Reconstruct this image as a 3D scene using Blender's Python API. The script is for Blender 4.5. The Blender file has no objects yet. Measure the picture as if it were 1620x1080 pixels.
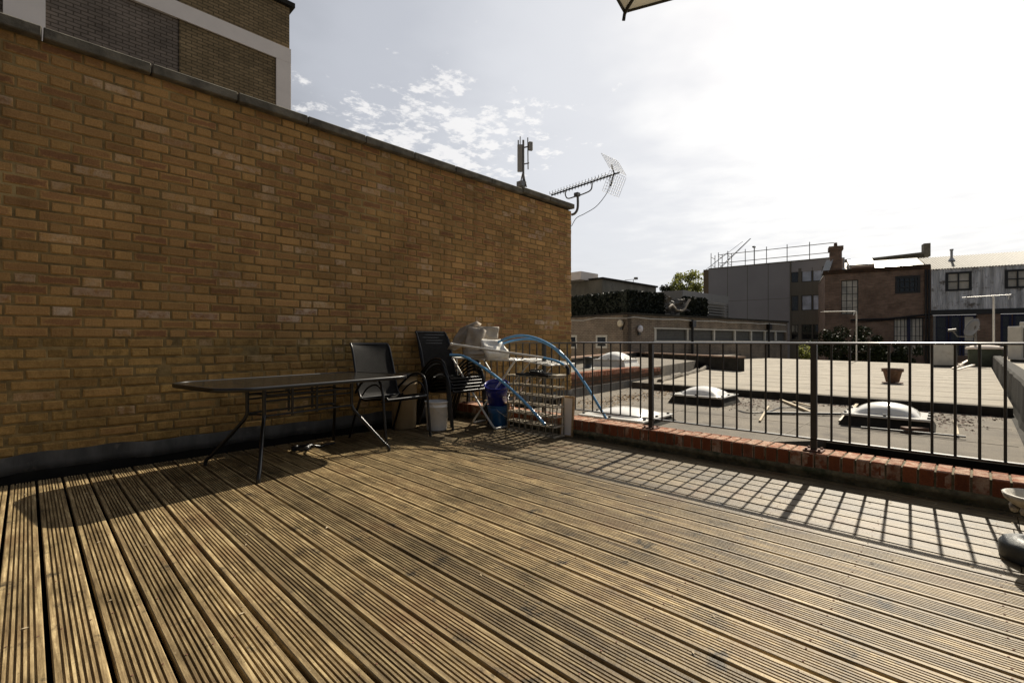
import bpy, math, random
from mathutils import Vector, Matrix
R = math.radians
rnd = random.Random(7)
S, Cc, FPX = .6993, .7148, 751.3          # sine / cosine of the camera heading, focal length in px of the 1620 px photo
scene = bpy.context.scene

# ------------------------------------------------------------------ camera, sky, sun, exposure
cam = bpy.data.objects.new('camera', bpy.data.cameras.new('camera'))
scene.collection.objects.link(cam)
cam.location = (0, 0, 1.0)
cam.rotation_euler = (R(90), 0, R(44.37 - 90))
cam.data.sensor_width = 36; cam.data.lens = FPX / 1620 * 36
cam.data.clip_start = .05; cam.data.clip_end = 3000
scene.camera = cam
SUN_AZ, SUN_EL = R(4.57), R(39.4)          # azimuth from +X
w = bpy.data.worlds.new('World'); scene.world = w; w.use_nodes = True
nt = w.node_tree; nt.nodes.clear()
def N(nt, t, **k):
    n = nt.nodes.new(t)
    for a, b in k.items():
        if a.startswith('i_'):
            n.inputs[int(a[2:]) if a[2:].isdigit() else a[2:].replace('_', ' ')].default_value = b
        else: setattr(n, a, b)
    return n
def L(nt, a, b): nt.links.new(a, b)
sky = N(nt, 'ShaderNodeTexSky', sky_type='NISHITA', sun_disc=False, sun_elevation=SUN_EL,
        sun_rotation=R(90) - SUN_AZ, air_density=1.0, dust_density=2.6, ozone_density=1.0)
tc = N(nt, 'ShaderNodeTexCoord')
sep = N(nt, 'ShaderNodeSeparateXYZ'); L(nt, tc.outputs['Generated'], sep.inputs[0])
mz = N(nt, 'ShaderNodeMath', operation='MAXIMUM', i_1=.03); L(nt, sep.outputs[2], mz.inputs[0])
dv = N(nt, 'ShaderNodeVectorMath', operation='DIVIDE')
cb = N(nt, 'ShaderNodeCombineXYZ'); [L(nt, mz.outputs[0], cb.inputs[i]) for i in range(3)]
L(nt, tc.outputs['Generated'], dv.inputs[0]); L(nt, cb.outputs[0], dv.inputs[1])
def nz(scale, detail, rough, dist=0.):
    n = N(nt, 'ShaderNodeTexNoise', i_Scale=scale, i_Detail=detail, i_Roughness=rough, i_Distortion=dist)
    L(nt, dv.outputs[0], n.inputs['Vector']); return n
n1 = nz(8.5, 7, .62, .1); n2 = nz(2.6, 3, .55)
def ramp(src, a, b, lo=0., hi=1.):
    m = N(nt, 'ShaderNodeMapRange', interpolation_type='SMOOTHSTEP'); m.inputs[1].default_value = a; m.inputs[2].default_value = b
    m.inputs[3].default_value = lo; m.inputs[4].default_value = hi
    L(nt, src, m.inputs[0]); return m.outputs[0]
def mul(a, b, op='MULTIPLY', v=None):
    m = N(nt, 'ShaderNodeMath', operation=op); L(nt, a, m.inputs[0])
    if b is not None: L(nt, b, m.inputs[1])
    else: m.inputs[1].default_value = v
    return m.outputs[0]
dist = N(nt, 'ShaderNodeVectorMath', operation='DISTANCE'); L(nt, dv.outputs[0], dist.inputs[0]); dist.inputs[1].default_value = (1.45, 1.95, 1)
patch = ramp(dist.outputs['Value'], .2, 1.15, 1., 0.)
cover = mul(mul(patch, None, v=.26), None, 'SUBTRACT', .10)
thr = mul(n1.outputs[0], cover, 'ADD')
puffs = ramp(thr, .60, .72)
wide = ramp(n2.outputs[0], .40, .75)
# pale veil, brighter towards the sun and the horizon
sd = N(nt, 'ShaderNodeVectorMath', operation='DOT_PRODUCT'); L(nt, tc.outputs['Generated'], sd.inputs[0])
sd.inputs[1].default_value = (math.cos(SUN_EL) * math.cos(SUN_AZ), math.cos(SUN_EL) * math.sin(SUN_AZ), math.sin(SUN_EL))
hz = mul(sep.outputs[2], None, 'MULTIPLY', -.30); score = mul(sd.outputs['Value'], hz, 'ADD')
score = mul(score, mul(mul(n2.outputs[0], None, 'SUBTRACT', .5), None, 'MULTIPLY', .14), 'ADD')
vr = N(nt, 'ShaderNodeValToRGB'); L(nt, ramp(score, -.6, 1.0), vr.inputs[0])
vr.color_ramp.interpolation = 'EASE'
e = vr.color_ramp.elements
def K(r, g, b_): return (r*10, g*10, b_*10, 1)
e[0].position = 0; e[0].color = (.10, .11, .135, 1); e[1].position = 1; e[1].color = (1.25, 1.23, 1.18, 1)
for p_, c_ in ((.55, (.17, .18, .205, 1)), (.80, (.60, .62, .67, 1)), (.93, (.82, .835, .87, 1))):
    q_ = e.new(p_); q_.color = c_
vs_ = N(nt, 'ShaderNodeVectorMath', operation='SCALE'); L(nt, vr.outputs[0], vs_.inputs[0]); vs_.inputs['Scale'].default_value = 12.2
bg1 = N(nt, 'ShaderNodeBackground', i_Strength=.058)
mixc = N(nt, 'ShaderNodeMix', data_type='RGBA'); mixc.inputs['Factor'].default_value = .85
L(nt, sky.outputs[0], mixc.inputs['A']); L(nt, vs_.outputs[0], mixc.inputs['B'])
mixd = N(nt, 'ShaderNodeMix', data_type='RGBA'); L(nt, mul(puffs, None, v=.62), mixd.inputs['Factor'])
mixd.inputs['B'].default_value = (13.2, 12.9, 12.6, 1); L(nt, mixc.outputs['Result'], mixd.inputs['A'])
L(nt, mixd.outputs['Result'], bg1.inputs[0])
wo = N(nt, 'ShaderNodeOutputWorld'); L(nt, bg1.outputs[0], wo.inputs[0])

sl = bpy.data.lights.new('sun', 'SUN'); sl.energy = 5.0; sl.angle = R(.55); sl.color = (1, .91, .76)
so = bpy.data.objects.new('sun', sl); scene.collection.objects.link(so)
so.rotation_euler = Vector((-math.cos(SUN_EL) * math.cos(SUN_AZ), -math.cos(SUN_EL) * math.sin(SUN_AZ), -math.sin(SUN_EL))).to_track_quat('-Z', 'Y').to_euler()
scene.view_settings.view_transform = 'Standard'; scene.view_settings.look = 'None'
scene.view_settings.exposure = 0.5; scene.view_settings.gamma = 1
scene.render.engine = 'CYCLES'

# ------------------------------------------------------------------ helpers
def wv(X, Z):                      # camera-frame ground vector (right, forward) -> world xy
    return Vector((X * S + Z * Cc, -X * Cc + Z * S))
def gp(px, py, z=0.):              # photo pixel on the horizontal plane z -> world xy
    Z = FPX * (1 - z) / (py - 540); return wv((px - 810) / FPX * Z, Z)
def at(px, py, Z):                 # photo pixel at depth Z -> world xyz
    p = wv((px - 810) / FPX * Z, Z); return Vector((p.x, p.y, 1 - (py - 540) / FPX * Z))

class MB:
    def __init__(s): s.v = []; s.f = []; s.sm = []; s.at = {}
    def add(s, vs, fs, smooth=False):
        o = len(s.v); s.v += [Vector(p) for p in vs]; s.f += [tuple(i + o for i in f) for f in fs]; s.sm += [smooth] * len(fs)
    def box(s, a, b, M=None):
        x0, y0, z0 = a; x1, y1, z1 = b
        vs = [(x0,y0,z0),(x1,y0,z0),(x1,y1,z0),(x0,y1,z0),(x0,y0,z1),(x1,y0,z1),(x1,y1,z1),(x0,y1,z1)]
        if M is not None: vs = [M @ Vector(p) for p in vs]
        s.add(vs, [(0,3,2,1),(4,5,6,7),(0,1,5,4),(1,2,6,5),(2,3,7,6),(3,0,4,7)])
    def bbox(s, a, b, r=.004, M=None):   # box with chamfered edges
        x0, y0, z0 = a; x1, y1, z1 = b; vs = []; 
        r = min(r, (x1-x0)*.45, (y1-y0)*.45, (z1-z0)*.45)
        xs=(x0,x0+r,x1-r,x1); ys=(y0,y0+r,y1-r,y1); zs=(z0,z0+r,z1-r,z1)
        rings=[]
        for zi, ins in ((0,1),(1,0),(2,0),(3,1)):
            e = r if ins else 0
            ring=[(x0+r,y0+e,zs[zi]),(x1-r,y0+e,zs[zi]),(x1-e,y0+r,zs[zi]),(x1-e,y1-r,zs[zi]),(x1-r,y1-e,zs[zi]),(x0+r,y1-e,zs[zi]),(x0+e,y1-r,zs[zi]),(x0+e,y0+r,zs[zi])]
            rings.append(ring)
        vs=[p for q in rings for p in q]
        if M is not None: vs=[M @ Vector(p) for p in vs]
        fs=[tuple(reversed(range(8))), tuple(range(24,32))]
        for k in range(3):
            for i in range(8):
                j=(i+1)%8; fs.append((k*8+i,k*8+j,k*8+8+j,k*8+8+i))
        s.add(vs,fs)
    def tube(s, pts, r, n=8, caps=True, smooth=True, r2=None):
        pts = [Vector(p) for p in pts]; k = len(pts); rings = []
        prev = None
        for i, p in enumerate(pts):
            d = (pts[min(i+1, k-1)] - pts[max(i-1, 0)]).normalized()
            if prev is None:
                a = d.cross(Vector((0,0,1)))
                if a.length < .1: a = d.cross(Vector((1,0,0)))
            else: a = prev - d * prev.dot(d)
            a.normalize(); prev = a; b = d.cross(a)
            rr = r[i] if isinstance(r, (list, tuple)) else (r if r2 is None else r + (r2 - r) * i / (k - 1))
            rings.append([p + (a * math.cos(t) + b * math.sin(t)) * rr for t in (2*math.pi*q/n for q in range(n))])
        fs = []
        for i in range(k-1):
            for q in range(n):
                q2 = (q+1) % n; fs.append((i*n+q, (i+1)*n+q, (i+1)*n+q2, i*n+q2))
        s.add([p for g in rings for p in g], fs, smooth)
        if caps:
            s.add(rings[0], [tuple(range(n))]); s.add(rings[-1], [tuple(reversed(range(n)))])
    def bar(s, a, b, wd, h, up=(0,0,1)):   # rectangular bar from a to b
        a = Vector(a); b = Vector(b); d = (b-a); l = d.length; d.normalize()
        sd = d.cross(Vector(up)); 
        if sd.length < .01: sd = d.cross(Vector((1,0,0)))
        sd.normalize(); u = sd.cross(d)
        M = Matrix((( d.x, sd.x, u.x, a.x),(d.y, sd.y, u.y, a.y),(d.z, sd.z, u.z, a.z),(0,0,0,1)))
        s.box((0,-wd/2,-h/2),(l,wd/2,h/2),M)
    def lathe(s, prof, n=24, c=(0,0,0), M=None, smooth=True, closed=False):
        c = Vector(c); vs = []
        for r, z in prof:
            for q in range(n):
                t = 2*math.pi*q/n; p = Vector((r*math.cos(t), r*math.sin(t), z))
                vs.append((M @ p if M is not None else p) + c)
        fs = []
        for i in range(len(prof)-1):
            for q in range(n):
                q2=(q+1)%n; fs.append((i*n+q, i*n+q2, (i+1)*n+q2, (i+1)*n+q))
        s.add(vs, fs, smooth)
    def prism(s, poly, z0, z1):
        n = len(poly)
        vs = [(p[0],p[1],z0) for p in poly] + [(p[0],p[1],z1) for p in poly]
        s.add(vs, [tuple(reversed(range(n))), tuple(range(n,2*n))] + [(i,(i+1)%n,n+(i+1)%n,n+i) for i in range(n)])
    def build(s, name, m, parent=None, world=False, col=None, uv=None, bevel=0):
        if world and parent is not None:
            Mi = (Matrix.Translation(parent.location) @ Matrix.Rotation(parent.rotation_euler.z, 4, 'Z')).inverted()
            vs = [Mi @ p for p in s.v]
        else: vs = s.v
        me = bpy.data.meshes.new(name); me.from_pydata([tuple(p) for p in vs], [], s.f); me.update()
        me.polygons.foreach_set('use_smooth', s.sm)
        if col:
            ca = me.color_attributes.new('tint', 'FLOAT_COLOR', 'CORNER'); arr = []
            for f, c in zip(s.f, col): arr += list(c) * len(f)
            ca.data.foreach_set('color', arr)
        if uv:
            ul = me.uv_layers.new(name='uv'); ul.data.foreach_set('uv', [x for p in uv for x in p])
        me.materials.append(m)
        o = bpy.data.objects.new(name, me); scene.collection.objects.link(o)
        if parent is not None: o.parent = parent
        if bevel:
            b = o.modifiers.new('bevel', 'BEVEL'); b.width = bevel; b.segments = 2; b.limit_method = 'ANGLE'
        return o
def thing(name, label, cat, loc=(0,0,0), rz=0, group=None):
    o = bpy.data.objects.new(name, None); o.empty_display_size = .1; scene.collection.objects.link(o)
    o.location = loc; o.rotation_euler = (0,0,rz); o['label'] = label; o['category'] = cat
    if group: o['group'] = group
    return o
def tag(o, label, cat, group=None):
    o['label'] = label; o['category'] = cat
    if group: o['group'] = group
    return o
def struct(o, kind='structure'): o['kind'] = kind; return o
def dup(root, loc, rz, label):
    r = root.copy(); scene.collection.objects.link(r); r.location = loc; r.rotation_euler = (0,0,rz); r['label'] = label
    for ch in list(root.children):
        c = ch.copy(); scene.collection.objects.link(c); c.parent = r
        for g in ch.children:
            d = g.copy(); scene.collection.objects.link(d); d.parent = c
    return r
def bez(pts, n=24):                # Catmull-Rom through points
    P = [Vector(p) for p in pts]; P = [2*P[0]-P[1]] + P + [2*P[-1]-P[-2]]; out = []
    seg = len(P)-3
    for i in range(seg):
        for q in range(n):
            t = q/n; a,b,c,d = P[i:i+4]
            out.append(.5*((2*b)+(c-a)*t+(2*a-5*b+4*c-d)*t*t+(-a+3*b-3*c+d)*t**3))
    out.append(P[-2]); return out

# ------------------------------------------------------------------ materials
def mat(name, base, rough=.6, metal=0., var=.25, scale=6., bump=0., bscale=40., var2=None, spec=.5, coat=0., stretch=None, detail=5, dirt=None):
    m = bpy.data.materials.new(name); m.use_nodes = True; t = m.node_tree; b = t.nodes['Principled BSDF']
    b.inputs['Roughness'].default_value = rough; b.inputs['Metallic'].default_value = metal
    b.inputs['Specular IOR Level'].default_value = spec
    if coat: b.inputs['Coat Weight'].default_value = coat
    tcn = N(t, 'ShaderNodeTexCoord'); vec = tcn.outputs['Object']
    if stretch:
        mp = N(t, 'ShaderNodeMapping'); mp.inputs['Scale'].default_value = stretch; L(t, vec, mp.inputs[0]); vec = mp.outputs[0]
    if var:
        n = N(t, 'ShaderNodeTexNoise', i_Scale=scale, i_Detail=detail, i_Roughness=.6); L(t, vec, n.inputs['Vector'])
        r = N(t, 'ShaderNodeMapRange'); L(t, n.outputs[0], r.inputs[0]); r.inputs[1].default_value = .3; r.inputs[2].default_value = .7
        mx = N(t, 'ShaderNodeMix', data_type='RGBA'); L(t, r.outputs[0], mx.inputs['Factor'])
        lo = [c*(1-var) for c in base[:3]]; hi = [min(1, c*(1+var)) for c in base[:3]] if var2 is None else var2
        mx.inputs['A'].default_value = (*lo, 1); mx.inputs['B'].default_value = (*hi, 1)
        out = mx.outputs['Result']
        if dirt:
            n2 = N(t, 'ShaderNodeTexNoise', i_Scale=dirt[1], i_Detail=6, i_Roughness=.65); L(t, tcn.outputs['Object'], n2.inputs['Vector'])
            r2 = N(t, 'ShaderNodeMapRange'); L(t, n2.outputs[0], r2.inputs[0]); r2.inputs[1].default_value = dirt[2]; r2.inputs[2].default_value = dirt[2]+.12
            m2 = N(t, 'ShaderNodeMix', data_type='RGBA'); L(t, r2.outputs[0], m2.inputs['Factor']); L(t, out, m2.inputs['A']); m2.inputs['B'].default_value = (*dirt[0], 1)
            out = m2.outputs['Result']
        L(t, out, b.inputs['Base Color'])
    else: b.inputs['Base Color'].default_value = (*base[:3], 1)
    if bump:
        n3 = N(t, 'ShaderNodeTexNoise', i_Scale=bscale, i_Detail=6, i_Roughness=.65); L(t, vec, n3.inputs['Vector'])
        bm = N(t, 'ShaderNodeBump', i_Strength=bump, i_Distance=.01); L(t, n3.outputs[0], bm.inputs['Height']); L(t, bm.outputs[0], b.inputs['Normal'])
    return m
def bsdf(m): return m.node_tree.nodes['Principled BSDF']

def deck_mat():
    m = bpy.data.materials.new('weathered_timber'); m.use_nodes = True; t = m.node_tree; b = t.nodes['Principled BSDF']
    tcn = N(t, 'ShaderNodeTexCoord'); at_ = N(t, 'ShaderNodeAttribute', attribute_name='tint')
    sp = N(t, 'ShaderNodeSeparateColor'); L(t, at_.outputs['Color'], sp.inputs[0])
    off = N(t, 'ShaderNodeVectorMath', operation='MULTIPLY_ADD'); L(t, at_.outputs['Color'], off.inputs[0]); off.inputs[1].default_value = (7, 31, 13); L(t, tcn.outputs['Object'], off.inputs[2])
    mp = N(t, 'ShaderNodeMapping'); mp.inputs['Scale'].default_value = (60, 3.2, 60); L(t, off.outputs[0], mp.inputs[0])
    g = N(t, 'ShaderNodeTexNoise', i_Scale=1., i_Detail=7, i_Roughness=.65); L(t, mp.outputs[0], g.inputs['Vector'])
    big = N(t, 'ShaderNodeTexNoise', i_Scale=2.4, i_Detail=7, i_Roughness=.68); L(t, tcn.outputs['Object'], big.inputs['Vector'])
    fine = N(t, 'ShaderNodeTexNoise', i_Scale=34., i_Detail=5, i_Roughness=.7); L(t, tcn.outputs['Object'], fine.inputs['Vector'])
    cr = N(t, 'ShaderNodeValToRGB'); e = cr.color_ramp.elements
    e[0].position = .28; e[0].color = (.075, .050, .024, 1); e[1].position = .72; e[1].color = (.50, .385, .205, 1)
    k = e.new(.5); k.color = (.215, .155, .078, 1)
    L(t, g.outputs[0], cr.inputs[0])
    # board to board tone
    mr = N(t, 'ShaderNodeMapRange', clamp=False); L(t, sp.outputs[0], mr.inputs[0]); mr.inputs[3].default_value = .72; mr.inputs[4].default_value = 1.28
    sc = N(t, 'ShaderNodeVectorMath', operation='SCALE'); L(t, cr.outputs[0], sc.inputs[0]); L(t, mr.outputs[0], sc.inputs['Scale'])
    # greenish / dark weathering patches
    r1 = N(t, 'ShaderNodeMapRange'); L(t, big.outputs[0], r1.inputs[0]); r1.inputs[1].default_value = .50; r1.inputs[2].default_value = .68; r1.inputs[4].default_value = .85
    m1 = N(t, 'ShaderNodeMix', data_type='RGBA', blend_type='MULTIPLY'); L(t, r1.outputs[0], m1.inputs['Factor']); L(t, sc.outputs[0], m1.inputs['A']); m1.inputs['B'].default_value = (.42, .42, .38, 1)
    r2 = N(t, 'ShaderNodeMapRange'); L(t, big.outputs[0], r2.inputs[0]); r2.inputs[1].default_value = .34; r2.inputs[2].default_value = .46; r2.inputs[3].default_value = .5; r2.inputs[4].default_value = 0
    m2 = N(t, 'ShaderNodeMix', data_type='RGBA'); L(t, r2.outputs[0], m2.inputs['Factor']); L(t, m1.outputs['Result'], m2.inputs['A']); m2.inputs['B'].default_value = (.135, .072, .032, 1)
    # small scuffs: dark and pale
    r3 = N(t, 'ShaderNodeMapRange'); L(t, fine.outputs[0], r3.inputs[0]); r3.inputs[1].default_value = .62; r3.inputs[2].default_value = .70; r3.inputs[4].default_value = .6
    m3 = N(t, 'ShaderNodeMix', data_type='RGBA'); L(t, r3.outputs[0], m3.inputs['Factor']); L(t, m2.outputs['Result'], m3.inputs['A']); m3.inputs['B'].default_value = (.022, .017, .011, 1)
    r4 = N(t, 'ShaderNodeMapRange'); L(t, fine.outputs[0], r4.inputs[0]); r4.inputs[1].default_value = .27; r4.inputs[2].default_value = .36; r4.inputs[3].default_value = .75; r4.inputs[4].default_value = 0
    m4 = N(t, 'ShaderNodeMix', data_type='RGBA'); L(t, r4.outputs[0], m4.inputs['Factor']); L(t, m3.outputs['Result'], m4.inputs['A']); m4.inputs['B'].default_value = (.30, .24, .15, 1)
    # black mould blotches
    bl = N(t, 'ShaderNodeTexNoise', i_Scale=5.5, i_Detail=8, i_Roughness=.75); L(t, tcn.outputs['Object'], bl.inputs['Vector'])
    r5 = N(t, 'ShaderNodeMapRange'); L(t, bl.outputs[0], r5.inputs[0]); r5.inputs[1].default_value = .57; r5.inputs[2].default_value = .66; r5.inputs[4].default_value = .85
    m5 = N(t, 'ShaderNodeMix', data_type='RGBA'); L(t, r5.outputs[0], m5.inputs['Factor']); L(t, m4.outputs['Result'], m5.inputs['A']); m5.inputs['B'].default_value = (.028, .024, .017, 1)
    L(t, m5.outputs['Result'], b.inputs['Base Color'])
    b.inputs['Roughness'].default_value = .54; b.inputs['Specular IOR Level'].default_value = .28
    bm = N(t, 'ShaderNodeBump', i_Strength=.55, i_Distance=.004); L(t, g.outputs[0], bm.inputs['Height'])
    bm2 = N(t, 'ShaderNodeBump', i_Strength=.5, i_Distance=.006); L(t, fine.outputs[0], bm2.inputs['Height']); L(t, bm.outputs[0], bm2.inputs['Normal'])
    L(t, bm2.outputs[0], b.inputs['Normal'])
    return m

def brick_face_mat(name, rim, core, old, pale, spk=.5):
    """bricks modelled one by one: tint = (random, pale factor, old factor), uv = place inside the brick face"""
    m = bpy.data.materials.new(name); m.use_nodes = True; t = m.node_tree; b = t.nodes['Principled BSDF']
    tcn = N(t, 'ShaderNodeTexCoord'); a = N(t, 'ShaderNodeAttribute', attribute_name='tint')
    sp = N(t, 'ShaderNodeSeparateColor'); L(t, a.outputs['Color'], sp.inputs[0])
    uv = N(t, 'ShaderNodeSeparateXYZ'); L(t, tcn.outputs['UV'], uv.inputs[0])
    n = N(t, 'ShaderNodeTexNoise', i_Scale=17., i_Detail=5, i_Roughness=.65); L(t, tcn.outputs['Object'], n.inputs['Vector'])
    nf = N(t, 'ShaderNodeTexNoise', i_Scale=90., i_Detail=5, i_Roughness=.7); L(t, tcn.outputs['Object'], nf.inputs['Vector'])
    # edge distance in metres stored in uv.x ; core where > 18 mm with noise
    ad = N(t, 'ShaderNodeMath', operation='MULTIPLY_ADD'); L(t, n.outputs[0], ad.inputs[0]); ad.inputs[1].default_value = .06; L(t, uv.outputs[0], ad.inputs[2])
    cmr = N(t, 'ShaderNodeMapRange', interpolation_type='SMOOTHSTEP'); L(t, ad.outputs[0], cmr.inputs[0]); cmr.inputs[1].default_value = .034; cmr.inputs[2].default_value = .050
    rm = N(t, 'ShaderNodeMapRange'); L(t, sp.outputs[0], rm.inputs[0]); rm.inputs[1].default_value = .25; rm.inputs[2].default_value = .75
    fm = N(t, 'ShaderNodeMath', operation='MULTIPLY'); L(t, cmr.outputs[0], fm.inputs[0]); L(t, rm.outputs[0], fm.inputs[1])
    m1 = N(t, 'ShaderNodeMix', data_type='RGBA'); L(t, fm.outputs[0], m1.inputs['Factor']); m1.inputs['A'].default_value = (*rim, 1); m1.inputs['B'].default_value = (*core, 1)
    # old bricks
    oc = N(t, 'ShaderNodeMix', data_type='RGBA'); om = N(t, 'ShaderNodeMapRange'); L(t, n.outputs[0], om.inputs[0]); om.inputs[1].default_value = .4; om.inputs[2].default_value = .6
    L(t, om.outputs[0], oc.inputs['Factor']); oc.inputs['A'].default_value = (*old, 1); oc.inputs['B'].default_value = (*[c*1.6 for c in old], 1)
    m2 = N(t, 'ShaderNodeMix', data_type='RGBA'); L(t, sp.outputs[2], m2.inputs['Factor']); L(t, m1.outputs['Result'], m2.inputs['A']); L(t, oc.outputs['Result'], m2.inputs['B'])
    # tone per brick from uv.y (random)
    tr = N(t, 'ShaderNodeMapRange'); L(t, uv.outputs[1], tr.inputs[0]); tr.inputs[3].default_value = .82; tr.inputs[4].default_value = 1.18
    sc = N(t, 'ShaderNodeVectorMath', operation='SCALE'); L(t, m2.outputs['Result'], sc.inputs[0]); L(t, tr.outputs[0], sc.inputs['Scale'])
    # efflorescence, and sunlight painted on the kerb tops
    pm = N(t, 'ShaderNodeMapRange'); L(t, n.outputs[0], pm.inputs[0]); pm.inputs[1].default_value = .38; pm.inputs[2].default_value = .6
    pf = N(t, 'ShaderNodeMath', operation='MULTIPLY'); L(t, pm.outputs[0], pf.inputs[0]); L(t, sp.outputs[1], pf.inputs[1])
    m3 = N(t, 'ShaderNodeMix', data_type='RGBA'); L(t, pf.outputs[0], m3.inputs['Factor']); L(t, sc.outputs[0], m3.inputs['A']); m3.inputs['B'].default_value = (*pale, 1)
    # fine specks
    fr = N(t, 'ShaderNodeMapRange'); L(t, nf.outputs[0], fr.inputs[0]); fr.inputs[1].default_value = .3; fr.inputs[2].default_value = .7; fr.inputs[3].default_value = .8; fr.inputs[4].default_value = 1.2
    s2 = N(t, 'ShaderNodeVectorMath', operation='SCALE'); L(t, m3.outputs['Result'], s2.inputs[0]); L(t, fr.outputs[0], s2.inputs['Scale'])
    bg_ = N(t, 'ShaderNodeTexNoise', i_Scale=1.1, i_Detail=4, i_Roughness=.6); L(t, tcn.outputs['Object'], bg_.inputs['Vector'])
    br_ = N(t, 'ShaderNodeMapRange'); L(t, bg_.outputs[0], br_.inputs[0]); br_.inputs[1].default_value = .3; br_.inputs[2].default_value = .7; br_.inputs[3].default_value = .78; br_.inputs[4].default_value = 1.2
    ws = N(t, 'ShaderNodeMapping'); ws.inputs['Scale'].default_value = (3.5, 3.5, .35); L(t, tcn.outputs['Object'], ws.inputs[0])
    wn = N(t, 'ShaderNodeTexNoise', i_Scale=1., i_Detail=6, i_Roughness=.7); L(t, ws.outputs[0], wn.inputs['Vector'])
    wr_ = N(t, 'ShaderNodeMapRange'); L(t, wn.outputs[0], wr_.inputs[0]); wr_.inputs[1].default_value = .52; wr_.inputs[2].default_value = .72; wr_.inputs[3].default_value = 1.; wr_.inputs[4].default_value = .68
    wm = N(t, 'ShaderNodeMath', operation='MULTIPLY'); L(t, br_.outputs[0], wm.inputs[0]); L(t, wr_.outputs[0], wm.inputs[1])
    s3 = N(t, 'ShaderNodeVectorMath', operation='SCALE'); L(t, s2.outputs[0], s3.inputs[0]); L(t, wm.outputs[0], s3.inputs['Scale'])
    L(t, s3.outputs[0], b.inputs['Base Color'])
    b.inputs['Roughness'].default_value = .88; b.inputs['Specular IOR Level'].default_value = .25
    bm = N(t, 'ShaderNodeBump', i_Strength=1., i_Distance=.008); L(t, nf.outputs[0], bm.inputs['Height']); L(t, bm.outputs[0], b.inputs['Normal'])
    return m

def brick_tex(name, c1, c2, mortar, plane='x', bw=.225, rh=.075, rough=.9, ms=.012, ang=0.):
    """far brickwork: Brick Texture over (along wall, height)"""
    m = bpy.data.materials.new(name); m.use_nodes = True; t = m.node_tree; b = t.nodes['Principled BSDF']
    tcn = N(t, 'ShaderNodeTexCoord'); sp = N(t, 'ShaderNodeSeparateXYZ'); L(t, tcn.outputs['Object'], sp.inputs[0])
    cb = N(t, 'ShaderNodeCombineXYZ'); ad = N(t, 'ShaderNodeMath', operation='ADD'); L(t, sp.outputs[0], ad.inputs[0]); L(t, sp.outputs[1], ad.inputs[1])
    L(t, ad.outputs[0], cb.inputs[0]); L(t, sp.outputs[2], cb.inputs[1])
    bt = N(t, 'ShaderNodeTexBrick', i_Scale=1.0); L(t, cb.outputs[0], bt.inputs['Vector'])
    bt.inputs['Color1'].default_value = (*c1, 1); bt.inputs['Color2'].default_value = (*c2, 1); bt.inputs['Mortar'].default_value = (*mortar, 1)
    bt.inputs['Brick Width'].default_value = bw; bt.inputs['Row Height'].default_value = rh; bt.inputs['Mortar Size'].default_value = ms; bt.inputs['Bias'].default_value = 0
    n = N(t, 'ShaderNodeTexNoise', i_Scale=1.6, i_Detail=6, i_Roughness=.65); L(t, tcn.outputs['Object'], n.inputs['Vector'])
    r = N(t, 'ShaderNodeMapRange'); L(t, n.outputs[0], r.inputs[0]); r.inputs[1].default_value = .3; r.inputs[2].default_value = .7; r.inputs[3].default_value = .65; r.inputs[4].default_value = 1.25
    s = N(t, 'ShaderNodeVectorMath', operation='SCALE'); L(t, bt.outputs['Color'], s.inputs[0]); L(t, r.outputs[0], s.inputs['Scale']); L(t, s.outputs[0], b.inputs['Base Color'])
    b.inputs['Roughness'].default_value = rough; b.inputs['Specular IOR Level'].default_value = .2
    bm = N(t, 'ShaderNodeBump', i_Strength=.6, i_Distance=.01); bm.invert = True; L(t, bt.outputs['Fac'], bm.inputs['Height']); L(t, bm.outputs[0], b.inputs['Normal'])
    return m
M = {}
M['deck'] = deck_mat()
M['brick'] = brick_face_mat('yellow_stock_brick', (.43, .245, .088), (.28, .135, .058), (.27, .165, .052), (.62, .48, .34))
M['redbrick'] = brick_face_mat('red_soldier_brick', (.26, .082, .034), (.215, .066, .028), (.13, .06, .034), (.52, .38, .27))
M['mortar'] = mat('mortar', (.215, .146, .055), .95, var=.45, scale=9, bump=.8, bscale=60, dirt=((.38, .275, .115), 1.3, .57))
M['kerbmortar'] = mat('mossy_mortar', (.15, .125, .07), .95, var=.5, scale=14, bump=1, bscale=35, dirt=((.06, .065, .03), 8, .5))
M['coping'] = mat('weathered_concrete', (.135, .12, .09), .95, var=.45, scale=7, bump=.7, bscale=45, dirt=((.075, .066, .05), 5, .52))
M['lead'] = mat('grey_flashing', (.072, .067, .058), .75, var=.6, scale=5, bump=.3, bscale=14, dirt=((.17, .15, .12), 4, .57), stretch=(1, 1, .3))
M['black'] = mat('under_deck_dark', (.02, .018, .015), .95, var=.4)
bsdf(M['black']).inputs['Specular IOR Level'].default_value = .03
M['railpaint'] = mat('black_painted_steel', (.022, .019, .016), .32, var=.3, scale=30, bump=.12, bscale=80, dirt=((.09, .035, .015), 9, .66))
M['toprail'] = mat('worn_handrail_paint', (.10, .085, .065), .22, var=.3, scale=14, spec=.9, coat=.6)
M['felt'] = mat('mineral_felt', (.15, .127, .095), .9, var=.28, scale=2.2, bump=.8, bscale=160, dirt=((.085, .07, .052), 1.4, .55), detail=9)
M['feltpale'] = mat('pale_mineral_felt', (.27, .235, .18), .88, var=.18, scale=1.6, bump=.6, bscale=130, dirt=((.19, .165, .13), 1.1, .6), detail=9)
M['felt_and_shade'] = mat('dark_felt_and_shade', (.04, .037, .031), .85, var=.4, scale=4, bump=.7, bscale=20)  # dark felt, also shade painted on the roof face and far parapet
M['dome'] = mat('opal_acrylic', (.78, .76, .70), .22, var=.08, scale=5, coat=.3)
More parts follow.
